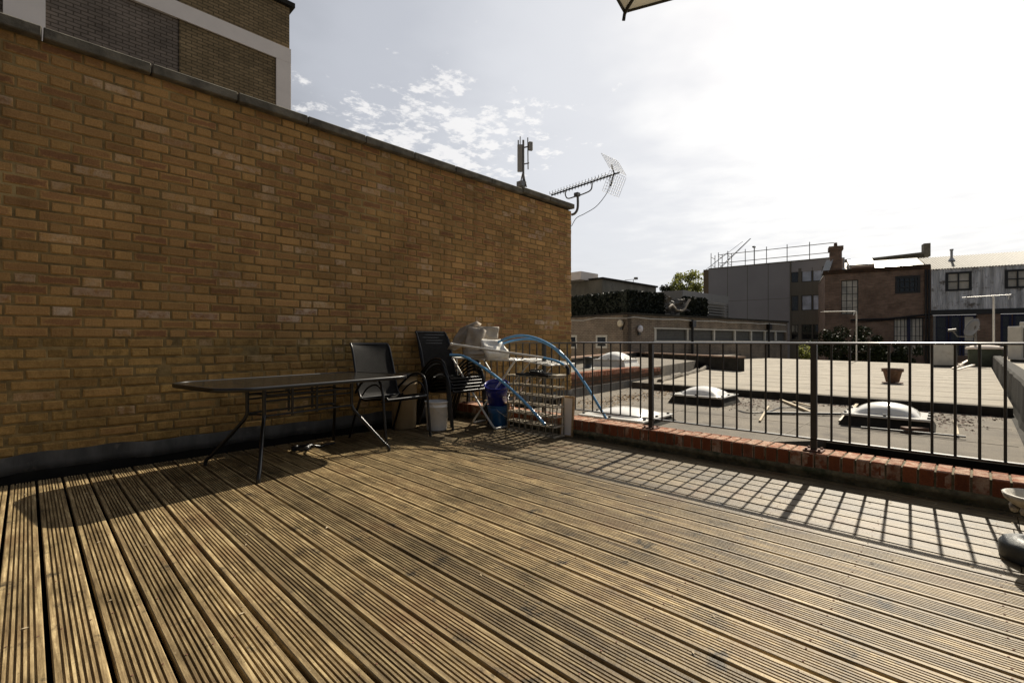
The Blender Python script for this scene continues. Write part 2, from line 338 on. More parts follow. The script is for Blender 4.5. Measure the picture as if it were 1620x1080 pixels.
bsdf(M['dome']).inputs['Subsurface Weight'].default_value = .15; bsdf(M['dome']).inputs['Subsurface Radius'].default_value = (.1, .1, .1)
M['whitemetal'] = mat('white_coated_metal', (.66, .64, .58), .4, var=.15, scale=12, dirt=((.35, .32, .26), 18, .62))
M['whiteplastic'] = mat('white_bucket_plastic', (.85, .82, .76), .4, var=.08, scale=8, dirt=((.4, .37, .3), 9, .64))
M['cream'] = mat('cream_plastic', (.36, .26, .14), .5, var=.15, scale=6)
M['navy'] = mat('navy_plastic', (.012, .018, .20), .28, var=.25, scale=8)
M['blue'] = mat('blue_plastic', (.02, .10, .26), .35, var=.2, scale=8)
M['pipe'] = mat('blue_water_pipe', (.14, .36, .62), .25, var=.12, scale=20)
M['blackmetal'] = mat('black_powder_coat', (.008, .0075, .007), .3, var=.25, scale=25)
M['sling'] = mat('black_mesh_sling', (.010, .009, .008), .7, var=.3, scale=14, bump=.3, bscale=300)
M['canvas'] = mat('grey_beige_canvas', (.33, .285, .23), .85, var=.15, scale=7, bump=.5, bscale=18)
M['canvaswhite'] = mat('white_canvas', (.74, .71, .64), .8, var=.08, scale=7, bump=.4, bscale=18)
M['wood'] = mat('pale_wood', (.42, .27, .13), .6, var=.3, scale=5, stretch=(1, 1, 8))
M['rackwood'] = mat('grey_rack_wood', (.46, .40, .30), .7, var=.3, scale=20)
M['rackmetal'] = mat('galvanised_strip', (.26, .235, .18), .5, metal=.2, var=.3, scale=25)
M['iron'] = mat('painted_cast_iron', (.40, .37, .31), .6, var=.4, scale=18, bump=.6, bscale=45, dirt=((.10, .085, .07), 14, .55))
M['darkiron'] = mat('dark_base', (.045, .05, .05), .5, var=.3, scale=12, bump=.3)
M['parasol'] = mat('cream_parasol_cloth', (.62, .58, .48), .8, var=.06, scale=8)
bsdf(M['parasol']).inputs['Transmission Weight'].default_value = 0.
M['terracotta'] = mat('terracotta', (.15, .085, .055), .85, var=.35, scale=16, bump=.4, dirt=((.36, .33, .28), 12, .6))
M['dry'] = mat('dry_leaf_litter', (.30, .19, .08), .9, var=.5, scale=60)
M['paledry'] = mat('pale_chips', (.42, .34, .22), .8, var=.2, scale=60)
M['rust'] = mat('rusted_plate', (.13, .055, .03), .8, var=.4, scale=40, bump=.6)
M['ac'] = mat('aged_white_casing', (.58, .56, .50), .5, var=.1, scale=5, dirt=((.42, .38, .31), 4, .6))
M['acdark'] = mat('grille_dark', (.10, .10, .09), .6, var=.2)
M['galv'] = mat('galvanised_steel', (.45, .44, .41), .4, metal=.7, var=.2, scale=15)
M['darkgalv'] = mat('weathered_aluminium', (.16, .155, .145), .5, metal=.4, var=.25, scale=25)
# glass table top
gm = bpy.data.materials.new('smoked_glass'); gm.use_nodes = True; gb = gm.node_tree.nodes['Principled BSDF']
gb.inputs['Base Color'].default_value = (.018, .016, .013, 1); gb.inputs['Roughness'].default_value = .07; gb.inputs['Alpha'].default_value = .80
gn = N(gm.node_tree, 'ShaderNodeTexNoise', i_Scale=12., i_Detail=6, i_Roughness=.7); gt = N(gm.node_tree, 'ShaderNodeTexCoord'); L(gm.node_tree, gt.outputs['Object'], gn.inputs['Vector'])
gr = N(gm.node_tree, 'ShaderNodeMapRange'); L(gm.node_tree, gn.outputs[0], gr.inputs[0]); gr.inputs[3].default_value = .05; gr.inputs[4].default_value = .3; L(gm.node_tree, gr.outputs[0], gb.inputs['Roughness'])
M['glasstop'] = gm
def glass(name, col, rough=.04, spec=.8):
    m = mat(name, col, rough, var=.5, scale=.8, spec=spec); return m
M['glass'] = glass('window_glass', (.02, .022, .022)); M['glasspale'] = glass('painted_reflection_glass', (.62, .56, .45), .1)  # pale panes have a warm reflection painted into the base colour
M['glasscool'] = glass('painted_sky_glass', (.42, .46, .54), .08)  # cool sky reflection painted into the pane colour
M['greyclad'] = mat('grey_render_cladding', (.30, .29, .295), .75, var=.06, scale=.5, bump=.1, bscale=5)
M['darkclad'] = mat('dark_grey_panel', (.125, .115, .09), .7, var=.1, scale=1, stretch=(6, 6, .2))
M['browncl'] = mat('brown_side_cladding', (.17, .125, .075), .8, var=.1, scale=1)
M['darkframe'] = mat('dark_window_frame', (.03, .03, .028), .5, var=.2)
M['whiteframe'] = mat('white_window_frame', (.55, .53, .46), .5, var=.15)
M['greenframe'] = mat('grey_green_frame', (.06, .062, .05), .5, var=.15)
M['blueframe'] = mat('blue_painted_frame', (.006, .009, .05), .45, var=.2)
M['concrete'] = mat('grey_concrete', (.20, .182, .14), .95, var=.3, scale=1.2, bump=.5, bscale=6, dirt=((.13, .12, .10), 1.5, .56), stretch=(1, 1, .5))
M['plant'] = mat('light_grey_sheet', (.25, .24, .22), .6, var=.1, scale=1.5)
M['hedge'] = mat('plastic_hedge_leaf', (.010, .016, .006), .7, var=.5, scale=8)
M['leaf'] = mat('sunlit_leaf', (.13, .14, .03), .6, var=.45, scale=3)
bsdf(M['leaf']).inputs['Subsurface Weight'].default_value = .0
def leafy(m, c, f=.5):
    t = m.node_tree; o = t.nodes['Material Output']; tr = N(t, 'ShaderNodeBsdfTranslucent'); tr.inputs[0].default_value = (*c, 1); mx = N(t, 'ShaderNodeMixShader'); mx.inputs[0].default_value = f
    L(t, bsdf(m).outputs[0], mx.inputs[1]); L(t, tr.outputs[0], mx.inputs[2]); L(t, mx.outputs[0], o.inputs[0])
leafy(M['leaf'], (.22, .23, .06)); leafy(M['parasol'], (.60, .58, .52), .45)
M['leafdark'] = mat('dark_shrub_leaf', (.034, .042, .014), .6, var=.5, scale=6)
M['bark'] = mat('bark', (.09, .065, .045), .9, var=.4, scale=10)
M['brickA'] = brick_tex('painted_grey_brick', (.24, .19, .14), (.18, .14, .11), (.30, .26, .20))
M['brickC'] = brick_tex('dark_red_brick', (.36, .225, .155), (.25, .155, .11), (.25, .20, .15))
M['brickT'] = brick_tex('grey_brown_brick', (.25, .20, .155), (.20, .162, .127), (.11, .088, .066), bw=.23, rh=.078)
M['brickT2'] = brick_tex('tan_brick', (.31, .22, .115), (.23, .165, .085), (.12, .09, .05), bw=.23, rh=.078)
M['brickP'] = brick_tex('old_parapet_brick', (.13, .065, .036), (.08, .046, .027), (.065, .052, .036))
M['whiterender'] = mat('off_white_render', (.86, .77, .68), .85, var=.05, scale=2, bump=.1)
M['ground'] = mat('ground_asphalt', (.06, .058, .055), .95, var=.25, scale=.5)
# corrugated metal
def corr(name, col, rough, metal, along_angle, period=.076, var=.25, dirt=None, strength=1.):
    m = mat(name, col, rough, metal, var=var, scale=5, dirt=dirt, stretch=(1, 1, .1)); t = m.node_tree
    return m
M['corrwall'] = corr('galvanised_corrugated_wall', (.70, .69, .68), .6, .1, 0, var=.5, dirt=((.2, .17, .14), 2.2, .56))
M['corrroof'] = corr('corrugated_roof_sheet', (.20, .18, .14), .62, 0., 0, var=.2, dirt=((.10, .085, .065), 2, .6))

bsdf(M['corrroof']).inputs['Specular IOR Level'].default_value = .22
bsdf(M['felt_and_shade']).inputs['Specular IOR Level'].default_value = .08
bsdf(M['leafdark']).inputs['Specular IOR Level'].default_value = .15
bsdf(M['sling']).inputs['Specular IOR Level'].default_value = .12; bsdf(M['railpaint']).inputs['Roughness'].default_value = .45
# ================================================================== GROUND and own roof structure
mb = MB(); mb.add([(-1500,-1500,-5),(1500,-1500,-5),(1500,1500,-5),(-1500,1500,-5)], [(0,1,2,3)])
struct(mb.build('ground', M['ground']))
mb = MB(); mb.box((-4, -6, -.6), (4.05, 5.03, -.16)); struct(mb.build('roof_slab', M['black']))

# ------------------------------------------------------------------ decking
PITCH, U0, GAP = .1345, .05, .0150
def deck():
    mb = MB(); col = []
    k0, k1 = -28, 29
    for k in range(k0, k1+1):
        a = U0 + k*PITCH + GAP/2; b = U0 + (k+1)*PITCH - GAP/2
        if b > 4.03: b = 4.03
        smooth = k >= 21
        prof = [(a, -.03), (a, -.003), (a+.003, 0)]
        if not smooth:
            ng = 6; mgn = .022; wdt = b-a-2*mgn; st = wdt/(ng-1)
            for q in range(ng):
                c = a+mgn+st*q; prof += [(c-.0036,0),(c-.0030,-.011),(c+.0030,-.011),(c+.0036,0)]
        prof += [(b-.003,0),(b,-.003),(b,-.03)]
        dz = rnd.uniform(-.0015,.0015)
        # board joints along v
        joints = [4.83 + rnd.uniform(-.008,.004)]
        j = -.16 + [0, -.03, .02, -.015][k % 4] + rnd.uniform(-.01,.01)
        if k < 14: j -= 1.5 + (k%2)*1.2
        joints += [j, -6.]
        for q in range(2):
            y1, y0 = joints[q]-(.002 if q else 0), joints[q+1]+(.002 if q == 0 else 0)
            n = len(prof); o1 = rnd.uniform(-.001,.001); rr = (rnd.random() if not smooth else rnd.random()*.4-.5, rnd.random(), rnd.random(), 1)
            vs = [(x+o1, y0, z+dz) for x, z in prof] + [(x+o1, y1, z+dz+rnd.uniform(-.0, .0)) for x, z in prof]
            fs = [(i, i+1, n+i+1, n+i) for i in range(n-1)] + [tuple(range(n-1,-1,-1)), tuple(range(n, 2*n))]
            mb.add(vs, fs); col += [rr]*len(fs)
    o = mb.build('deck', M['deck'], col=col); struct(o)
deck()
# screw heads in rows over the joists
mb = MB()
for k in range(-3, 29):
    for jv in range(-3, 11):
        yv = 4.62-.47*jv
        for off in (.030, .104):
            x = U0+k*PITCH+GAP/2+off+rnd.uniform(-.002,.002); y = yv+rnd.uniform(-.008,.008); r = .0038
            mb.add([(x+r*math.cos(a), y+r*math.sin(a), .0022) for a in (0,1.05,2.09,3.14,4.19,5.24)], [(0,1,2,3,4,5)])
tag(struct(mb.build('deck_screws', M['rust']), 'stuff'), 'rows of small rusty screw heads along the deck boards', 'screws')
# litter on the deck
mb = MB()
for i in range(150):
    x = rnd.uniform(-.3, 4.0); y = rnd.uniform(-.2, 4.75)
    if rnd.random() < .55: x = 4.03 - abs(rnd.gauss(0,.12)) if rnd.random()<.4 else x; y = y if rnd.random()<.5 else 4.8-abs(rnd.gauss(0,.1))
    a = rnd.uniform(0,6.28); l = rnd.uniform(.004,.012); ww = l*rnd.uniform(.3,.8); h = rnd.uniform(.001,.006)
    c, s_ = math.cos(a), math.sin(a)
    mb.add([(x+c*l,y+s_*l,.003),(x-s_*ww,y+c*ww,.002+h),(x-c*l,y-s_*l,.004),(x+s_*ww,y-c*ww,.002+h)], [(0,1,2),(0,2,3)])
o = mb.build('leaf_litter', M['paledry']); struct(o, 'stuff'); tag(o, 'pale crumbs and bits of dry leaf scattered over the decking', 'litter')

# ------------------------------------------------------------------ bricks one by one
class Bricks:
    def __init__(s): s.mb = MB(); s.col = []; s.uv = []
    def brick(s, O, ux, uy, un, w_, h_, d, c, j=0., r=.004):
        """front face rectangle (w_ along ux, h_ along uy) with outward normal un; c = tint"""
        O = Vector(O); ux = Vector(ux); uy = Vector(uy); un = Vector(un)
        O = O + un*rnd.uniform(-j, j) 
        tw = rnd.uniform(-j, j)*.6
        q = [O, O+ux*w_, O+ux*w_+uy*h_, O+uy*h_]
        q = [p + ux*rnd.uniform(-j,j)*.5 + uy*rnd.uniform(-j,j)*.5 for p in q]
        back = [p - un*d for p in q]
        mid = [p - un*r for p in q]
        ins = r*1.1
        f0 = [q[0]+ux*ins+uy*ins, q[1]-ux*ins+uy*ins, q[2]-ux*ins-uy*ins, q[3]+ux*ins-uy*ins]
        f0[1] = f0[1]+un*tw; f0[2] = f0[2]+un*tw
        # inner ring (for edge distance interpolation)
        e = min(w_, h_)*.40
        f1 = [q[0]+ux*e+uy*e, q[1]-ux*e+uy*e, q[2]-ux*e-uy*e, q[3]+ux*e-uy*e]
        f1[1] = f1[1]+un*tw; f1[2] = f1[2]+un*tw
        vs = back+mid+f0+f1; ed = [0.]*4+[0.]*4+[ins]*4+[e]*4
        fs = [(12,13,14,15)]
        for base in (0,4,8):
            for i in range(4): k = (i+1)%4; fs.append((base+i, base+k, base+4+k, base+4+i))
        s.mb.add(vs, fs); ry = rnd.random()
        for f in fs:
            s.col.append(c)
            for i in f: s.uv.append((ed[i], ry))
    def build(s, name, m, parent=None): return s.mb.build(name, m, parent, col=s.col, uv=s.uv)

WALLV, WU0, WU1 = 5.03, -3.2, 6.62
wall = thing('brick_wall', 'tall yellow brown brick boundary wall with concrete coping along the deck', 'wall', (0, 0, 0))
B = Bricks(); CH = .0797; ncourse = 41
zt = 3.262; z = zt - ncourse*CH
SL, HL, J = .236, .113, .0125
for k in range(ncourse):
    zz = z + k*CH; old = zz + CH*.5 < 1.03
    x = WU0 + ((SL+HL+2*J)/2 if k % 2 else 0) - .1 + rnd.uniform(-.006,.006)
    i = 0
    while x < WU1:
        ln = SL if i % 2 == 0 else HL
        if old and rnd.random() < .3: ln = SL if ln == HL else HL
        x0, x1 = max(x, WU0), min(x+ln, WU1)
        if x1-x0 > .03:
            rr = rnd.random(); core = rr if ln > .2 else rr*.6
            pale = 0.
            p = rnd.random()
            if not old and p < .10: pale = rnd.uniform(.15,.55)
            if not old and 1.12 < zz < 1.32 and p < .25: pale = rnd.uniform(.4,1.)
            if old and p < .12: pale = rnd.uniform(.1,.4)
            jj = .0055 if old else .003
            c = (core, pale, rnd.uniform(.55,1.) if old else rnd.choice((0,0,0,.15,.3)), 1)
            B.brick((x0, WALLV, zz+J*.5), (1,0,0), (0,0,1), (0,-1,0), x1-x0, CH-J+rnd.uniform(-.001,.001), .03, c, jj, .008 if old else .0065)
            if old and rnd.random() < .13:      # sooty brick
                n = 13; 
                for q in range(n): B.col[-1-q] = (c[0], 0, 1, 1)
                for q in range(len(B.uv)-52, len(B.uv)): B.uv[q] = (B.uv[q][0], -1.05)
        x += ln + J + (rnd.uniform(-.006,.008) if old else rnd.uniform(-.002,.002)); i += 1
B.build('brickwork', M['brick'], wall)
mb = MB(); mb.box((WU0, WALLV+.006, -.16), (WU1-.004, WALLV+.30, zt)); mb.build('mortar', M['mortar'], wall)
x = 6.63
while x > WU0:
    ln = .655; up = .028 if x > 5.6 else 0.
    mb = MB(); mb.bbox((x-ln+.006+rnd.uniform(0,.004), 4.965+rnd.uniform(-.004,.004), 3.262+up+rnd.uniform(-.002,.002)), (x, 5.38, 3.345+up+rnd.uniform(-.003,.003)), .008)
    mb.build('coping_slab', M['coping'], wall); x -= ln
# flashing at the foot: wavy
mb = MB(); n = 160
vs = []
for i in range(n+1):
    u = WU0 + (WU1-WU0)*i/n
    wv1 = .006*math.sin(u*5.1)+.006*math.sin(u*13.+1)+rnd.uniform(-.0015,.0015)
    vs += [(u, 5.024+.002*math.sin(u*20), .165+wv1*1.3), (u, 5.020+wv1*.4, .155+wv1*1.3), (u, 5.014+wv1*.7, .09), (u, 5.004+wv1, .035+wv1*.8), (u, 5.03, .03+wv1*.8)]
fs = []
for i in range(n):
    for q in range(4): a = i*5+q; fs.append((a, a+1, a+6, a+5))
mb.add(vs, fs, True); mb.build('lead_flashing', M['lead'], wall)
mb = MB(); mb.box((WU0, 5.004, -.16), (WU1-.01, 5.034, .040)); mb.build('gap_shade_strip', M['black'], wall)  # black strip paints in the shaded gap below the flashing

# ------------------------------------------------------------------ soldier brick kerb
kerb = thing('brick_kerb', 'low kerb of red soldier bricks on mossy mortar under the railing', 'kerb wall', (4.15, 0, 0))
B = Bricks(); y = 5.0; i = 0
while y > -6:
    wd = .0715 + rnd.uniform(-.002,.002); jx = rnd.uniform(-.003,.003); zt_ = .178 + rnd.uniform(-.002,.002)
    c = (rnd.random(), rnd.choice((0,0,0,.12)), rnd.choice((0,0,0,.3)), 1)
    if rnd.random() < .05: zt_ -= .005
    x0 = 4.03+jx-4.15
    B.brick((x0, y, zt_-.102), (0,-1,0), (0,0,1), (-1,0,0), wd, .102, .04, c, .0015, .004)
    B.brick((x0+.0005, y, zt_), (0,-1,0), (1,0,0), (0,0,1), wd, .24, .1, (c[0]*.6, min(1,c[1]+rnd.uniform(.6,.95)), c[2], 1), .0012, .004)  # top faces painted paler, as if sunlit
    B.brick((.13, y-wd, zt_-.102), (0,1,0), (0,0,1), (1,0,0), wd, .102, .04, c, .0012, .004)
    y -= wd + .0117
B.build('soldier_bricks', M['redbrick'], kerb)
mb = MB(); mb.box((-.112, -6, -.16), (.125, 5.02, .170)); 
n = 300; vs = []
for i in range(n+1):       # mortar fillet bulging below the bricks
    y = -6 + 11.02*i/n; w1 = rnd.uniform(0,.008)+.004*math.sin(y*9)
    vs += [(-.113, y, .082), (-.124-w1, y, .068), (-.133-w1, y, .045+rnd.uniform(-.006,.006)), (-.116, y, .028+rnd.uniform(-.004,.004)), (-.113, y, -.05)]
fs = []
for i in range(n):
    for q in range(4): a = i*5+q; fs.append((a, a+5, a+6, a+1))
mb.add(vs, fs, True); mb.build('mortar', M['kerbmortar'], kerb)

# ------------------------------------------------------------------ railing
RU = 4.145
rail = thing('metal_railing', 'black steel railing of square posts and thin bars above the red brick kerb', 'railing', (RU, 0, 0))
mb = MB(); pr_ = [(.023*math.cos(R(a)), .9815+.0135*max(0, math.sin(R(a)))**.8) for a in range(0, 181, 15)] + [(-.023, .978), (.023, .978)]
n = len(pr_); mb.add([(x, yy, z) for yy in (-6, 5.02) for x, z in pr_], [(i, (i+1)%n, n+(i+1)%n, n+i) for i in range(n)], True); mb.build('top_rail', M['toprail'], rail)
mb = MB(); mb.bbox((-.020, -6, .262), (.020, 5.02, .273), .002); mb.build('bottom_rail', M['railpaint'], rail)
posts = [2.208+1.333*k for k in range(-6, 3)]
for py in posts:
    mb = MB(); mb.bbox((-.02, py-.02, .19), (.02, py+.02, .985), .003); p = mb.build('post', M['railpaint'], rail)
    mb = MB(); mb.bbox((-.062, py-.062, .180), (.062, py+.062, .190), .003)
    for a in (-.042,.042):
        for b in (-.042,.042): mb.lathe([(0,.202),(.009,.202),(.009,.19),(.012,.19)], 6, (a, py+b, 0), smooth=False)
    mb.build('base_plate', M['rust'], p)
    for q in range(1, 12):
        yb = py + q*.1111
        if yb > 5.0: break
        mb = MB(); mb.tube([(0,yb,.272),(rnd.uniform(-.002,.002),yb,.6),(0,yb,.984)], .0078, 8); mb.build('baluster', M['railpaint'], rail)

# ================================================================== FURNITURE
# table
TC = (1.66, 4.14); TA = R(9.5)
tbl = thing('patio_table', 'rectangular smoked glass patio table with black rim and splayed tube legs', 'table', (TC[0], TC[1], 0), TA)
def rrect(hx, hy, r, n=8):
    out = []
    for cx, cy, a0 in ((hx-r, hy-r, 0), (-hx+r, hy-r, 90), (-hx+r, -hy+r, 180), (hx-r, -hy+r, 270)):
        for q in range(n+1): a = R(a0+90*q/n); out.append((cx+r*math.cos(a), cy+r*math.sin(a)))
    return out
HX, HY = .86, .49
mb = MB(); mb.prism(rrect(HX-.018, HY-.018, .2), .672, .680); mb.build('table_top', M['glasstop'], tbl)
mb = MB(); o_ = rrect(HX, HY, .22); i_ = rrect(HX-.022, HY-.022, .2); n = len(o_); vs = []
for (x, y), (a, b) in zip(o_, i_):
    vs += [(x, y, .655), (x, y, .680), (x-(x-a)*.2, y-(y-b)*.2, .684), (a, b, .684), (a, b, .655)]
fs = []
for i in range(n):
    k = (i+1) % n
    for q in range(5): fs.append((i*5+q, k*5+q, k*5+(q+1)%5, i*5+(q+1)%5))
mb.add(vs, fs, True); mb.build('rim', M['blackmetal'], tbl)
for sx in (-1, 1):
    for sy in (-1, 1):
        mb = MB(); mb.tube(bez([(sx*.40, sy*.13, .655), (sx*.40, sy*.13, .5), (sx*.405, sy*.135, .40), (sx*.45, sy*.20, .30), (sx*.55, sy*.36, .10), (sx*.585, sy*.41, .04), (sx*.59, sy*.415, .0)], 6), .0145, 10)
        mb.build('leg', M['blackmetal'], tbl)
mb = MB()
for sy in (-1, 1):
    for zz, r in ((.575, .009), (.535, .008), (.42, .009)):
        mb.tube([(-.40, sy*.13, zz), (.40, sy*.13, zz)], r, 8)
    for x in ((-.17, .05) if sy < 0 else (-.05, .17)): mb.tube([(x, sy*.13, .40), (x, sy*.13, .655)], .011, 8)
for sx in (-1, 1):
    for zz in (.575, .41): mb.tube(bez([(sx*.40, -.13, zz), (sx*.35, -.09, zz), (sx*.33, 0, zz), (sx*.35, .09, zz), (sx*.40, .13, zz)], 5), .008, 8)
mb.tube([(-.72, -.33, .655), (.72, -.33, .655)], .009, 6); mb.tube([(-.72, .33, .655), (.72, .33, .655)], .009, 6)
for x in (-.40, .40): mb.tube([(x, -.47, .655), (x, .47, .655)], .009, 6)
mb.build('under_frame', M['blackmetal'], tbl)

# sling chair: local x = width, -y = front
def make_chair(name, label, loc, rz, group):
    t = thing(name, label, 'chair', loc, rz, group)
    hw = .245
    for s in (-1, 1):
        mb = MB()
        mb.tube(bez([(s*(hw+.035), -.30, 0), (s*(hw+.035), -.265, .3), (s*(hw+.035), -.235, .52), (s*(hw+.04), -.19, .62), (s*(hw+.04), -.10, .655), (s*(hw+.04), .02, .635), (s*(hw+.03), .16, .54), (s*(hw+.02), .235, .47)], 5), .0135, 8)
        mb.build('front_leg', M['blackmetal'], t)
        mb = MB()
        mb.tube(bez([(s*(hw+.02), -.24, .46), (s*(hw+.02), -.18, .545), (s*(hw+.02), -.09, .57), (s*(hw+.02), .03, .53), (s*(hw+.01), .13, .45)], 5), .009, 8)
        mb.build('arm_brace', M['blackmetal'], t)
        mb = MB(); mb.tube(bez([(s*(hw+.02), .14, .43), (s*(hw+.03), .22, .25), (s*(hw+.03), .33, 0)], 6), .0125, 8); mb.build('rear_leg', M['blackmetal'], t)
        mb = MB(); mb.tube(bez([(s*hw, -.27, .425), (s*hw, -.24, .445), (s*hw, -.05, .425), (s*hw, .12, .405), (s*hw, .2, .46), (s*hw, .25, .62), (s*hw*.97, .33, .90), (s*hw*.95, .375, .975)], 6), .012, 8)
        mb.build('side_rail', M['blackmetal'], t)
    rows = bez([(0, -.275, .43), (0, -.24, .448), (0, -.05, .425), (0, .12, .405), (0, .2, .46), (0, .25, .62), (0, .33, .90), (0, .372, .972), (0, .392, .988)], 5)
    vs = []; nx = 9; nr = len(rows)
    for i, p in enumerate(rows):
        for q in range(nx):
            f = q/(nx-1)*2-1; sag = (1-f*f)*.018
            vs.append((f*hw*(1 if p.z < .7 else 1-(p.z-.7)*.18), p.y+sag*(.8 if p.z > .45 else 0), p.z-sag*(1 if p.z < .5 else 0)))
    m0 = len(vs); vs += [(x, y+.004, z-.004) for x, y, z in vs]
    fs = []
    for i in range(nr-1):
        for q in range(nx-1):
            a = i*nx+q; fs.append((a, a+1, a+nx+1, a+nx)); fs.append((m0+a, m0+a+nx, m0+a+nx+1, m0+a+1))
    mb = MB(); mb.add(vs, fs, True); mb.build('sling', M['sling'], t)
    for q0, q1, rr_ in (((-hw*.95-.005, .38, .974), (hw*.95+.005, .38, .974), .009), ((-hw, -.27, .43), (hw, -.27, .43), .012), ((-hw-.02, -.2, .405), (hw+.02, -.2, .405), .009), ((-hw, .17, .42), (hw, .17, .42), .009)):
        mb = MB(); mb.tube([q0, q1], rr_, 8); mb.build('cross_rail', M['blackmetal'], t)
    return t
make_chair('garden_chair', 'black mesh garden chair standing alone at the right end of the table', (2.665, 4.38, 0), R(6), None)
SG = 'black garden chairs stacked against the wall'
sx, sy, sa = 3.60, 4.50, R(3)
ch0 = make_chair('garden_chair', 'bottom black garden chair of the stack, its feet on the deck', (sx, sy, 0), sa, SG)
lbs = ['second black garden chair from the bottom of the stack', 'middle black garden chair of the stack against the wall', 'second black garden chair from the top of the stack', 'top black garden chair of the stack, beside the grey canvas']
for i, lb in enumerate(lbs):
    k = i+1; dz = .036*k; off = Matrix.Rotation(sa, 3, 'Z') @ Vector((.002*(-1)**k, .016*k, 0))
    dup(ch0, (sx+off.x, sy+off.y, dz), sa+R(.8*(-1)**k), lb)

# buckets
def bucket(name, label, loc, r0, r1, h, m, rim=.012, rot=None, handle=True, lid=None, cat='bucket', hm=None, group=None):
    t = thing(name, label, cat, loc, 0, group)
    if rot: t.rotation_euler = rot
    mb = MB(); th = .004
    mb.lathe([(0,.002),(r0-.004,.002),(r0,.008),(r0+(r1-r0)*.8,h*.8),(r0+(r1-r0)*.82+.006,h*.81),(r0+(r1-r0)*.84+.006,h*.83),(r0+(r1-r0)*.85,h*.84),(r1,h-.012),(r1+.006,h-.012),(r1+.006,h),(r1-th,h),(r1-th-.001,h*.8),(r0-th,.012),(0,.012)], 32)
    mb.build('body', m, t)
    if handle:
        a = R(35); hp = []
        for q in range(17):
            f = -math.pi/2*1.0 + math.pi*q/16; hp.append((math.cos(a)*(r1+.009)*math.sin(f)*-1 , math.sin(a)*(r1+.009)*math.sin(f)*-1 , h*.86-(math.cos(f))*h*.42))
        pts = [Vector(p)+Vector((math.sin(a), -math.cos(a), 0))*(r1*.98*math.cos(-math.pi/2+math.pi*i/16)) for i, p in enumerate(hp)]
        mb = MB(); mb.tube(pts, .0025, 6); mb.tube([pts[7], pts[8], pts[9]], .007, 8); mb.build('handle', hm or M['whitemetal'], t)
        mb = MB()
        for s in (-1, 1): 
            c = Vector((math.cos(a)*s, math.sin(a)*s, 0))
            mb.tube([c*(r0+(r1-r0)*.86)+Vector((0,0,h*.86)), c*(r1+.014)+Vector((0,0,h*.86))], .013, 10)
        mb.build('lug', m, t)
    if lid:
        mb = MB(); mb.lathe([(0,h+.012),(r1-.02,h+.012),(r1+.008,h+.008),(r1+.011,h-.018),(r1+.004,h-.018),(r1+.004,h+.001),(0,h+.001)], 32); mb.build('lid', lid, t)
    return t
bucket('bucket', 'white lidless plastic bucket on the deck in front of the stacked chairs', (3.255, 4.375, .003), .112, .133, .325, M['whiteplastic'])
bucket('storage_bin', 'tall cream plastic bin with dark lid behind the lone garden chair', (3.06, 4.74, .003), .135, .15, .62, M['cream'], handle=False, lid=M['blackmetal'], cat='bin')
bucket('bucket', 'mid blue bucket standing on the deck beside the wine rack', (3.89, 4.03, .003), .098, .128, .25, M['blue'], hm=M['whitemetal'])
bucket('bucket', 'navy blue bucket tipped upside down on top of the mid blue bucket', (3.88, 4.03, .255), .105, .14, .27, M['navy'], rot=(R(12), R(-16), 0), handle=True, hm=M['blackmetal'])

# clothes airer
A_, B_ = Vector((3.70, 3.90, 0)), Vector((3.80, 4.40, 0)); WD = Vector((.07, -.9975, 0)); LD = Vector((.9975, .07, 0))
air = thing('clothes_airer', 'white folding clothes airer standing half open under the grey canvas', 'clothes airer', (3.8, 4.2, 0))
def uleg(F_, dirn, ztop=.80, run=.70, ln=.52):
    t1 = F_ + dirn*run; r = .05
    a0 = F_ ; a1 = F_ + LD*ln
    top0 = Vector((t1.x, t1.y, ztop)); top1 = top0 + LD*ln
    k = .07
    return bez([top0, top0+(a0-top0)*.5, a0+(top0-a0)*k+Vector((0,0,.012)), a0+LD*.03+Vector((0,0,.012)), a0+LD*.08+Vector((0,0,.011)), a1-LD*.08+Vector((0,0,.011)), a1-LD*.03+Vector((0,0,.012)), a1+(top1-a1)*k+Vector((0,0,.012)), top1+(a1-top1)*.5, top1], 6)
mb = MB(); mb.tube(uleg(A_, -WD), .012, 8); mb.build('leg_frame', M['whitemetal'], air, world=True)
mb = MB(); mb.tube(uleg(B_, WD), .012, 8); mb.build('leg_frame', M['whitemetal'], air, world=True)
def platform(P0, d, ln, z0, z1, n):
    mb = MB(); q0 = Vector((P0.x, P0.y, z0)); q1 = q0 + d*ln; q1.z = z1
    fr = [q0, q1, q1+LD*.52, q0+LD*.52, q0]
    for a, b in zip(fr, fr[1:]): mb.tube([a, b], .008, 8)
    for i in range(1, n):
        f = i/n; a = q0.lerp(q1, f); mb.tube([a, a+LD*.52], .0028, 6)
    return mb
cen = B_ + WD*.1
platform(A_-WD*.70, WD, .98, .80, .79, 13).build('drying_rail', M['whitemetal'], air, world=True)
platform(B_+WD*.72, WD, .42, .795, .745, 7).build('wing', M['whitemetal'], air, world=True)
mb = MB(); e0 = B_+WD*.9+Vector((0,0,.77)); mb.tube([e0, e0-WD*.28+Vector((0,0,-.27))], .006, 6); e0 = e0+LD*.52; mb.tube([e0, e0-WD*.28+Vector((0,0,-.27))], .006, 6)
e1 = A_-WD*.62+Vector((0,0,.79)); mb.tube([e1, e1+WD*.02-Vector((0,0,.2))], .006, 6)
mb.build('brace', M['whitemetal'], air, world=True)

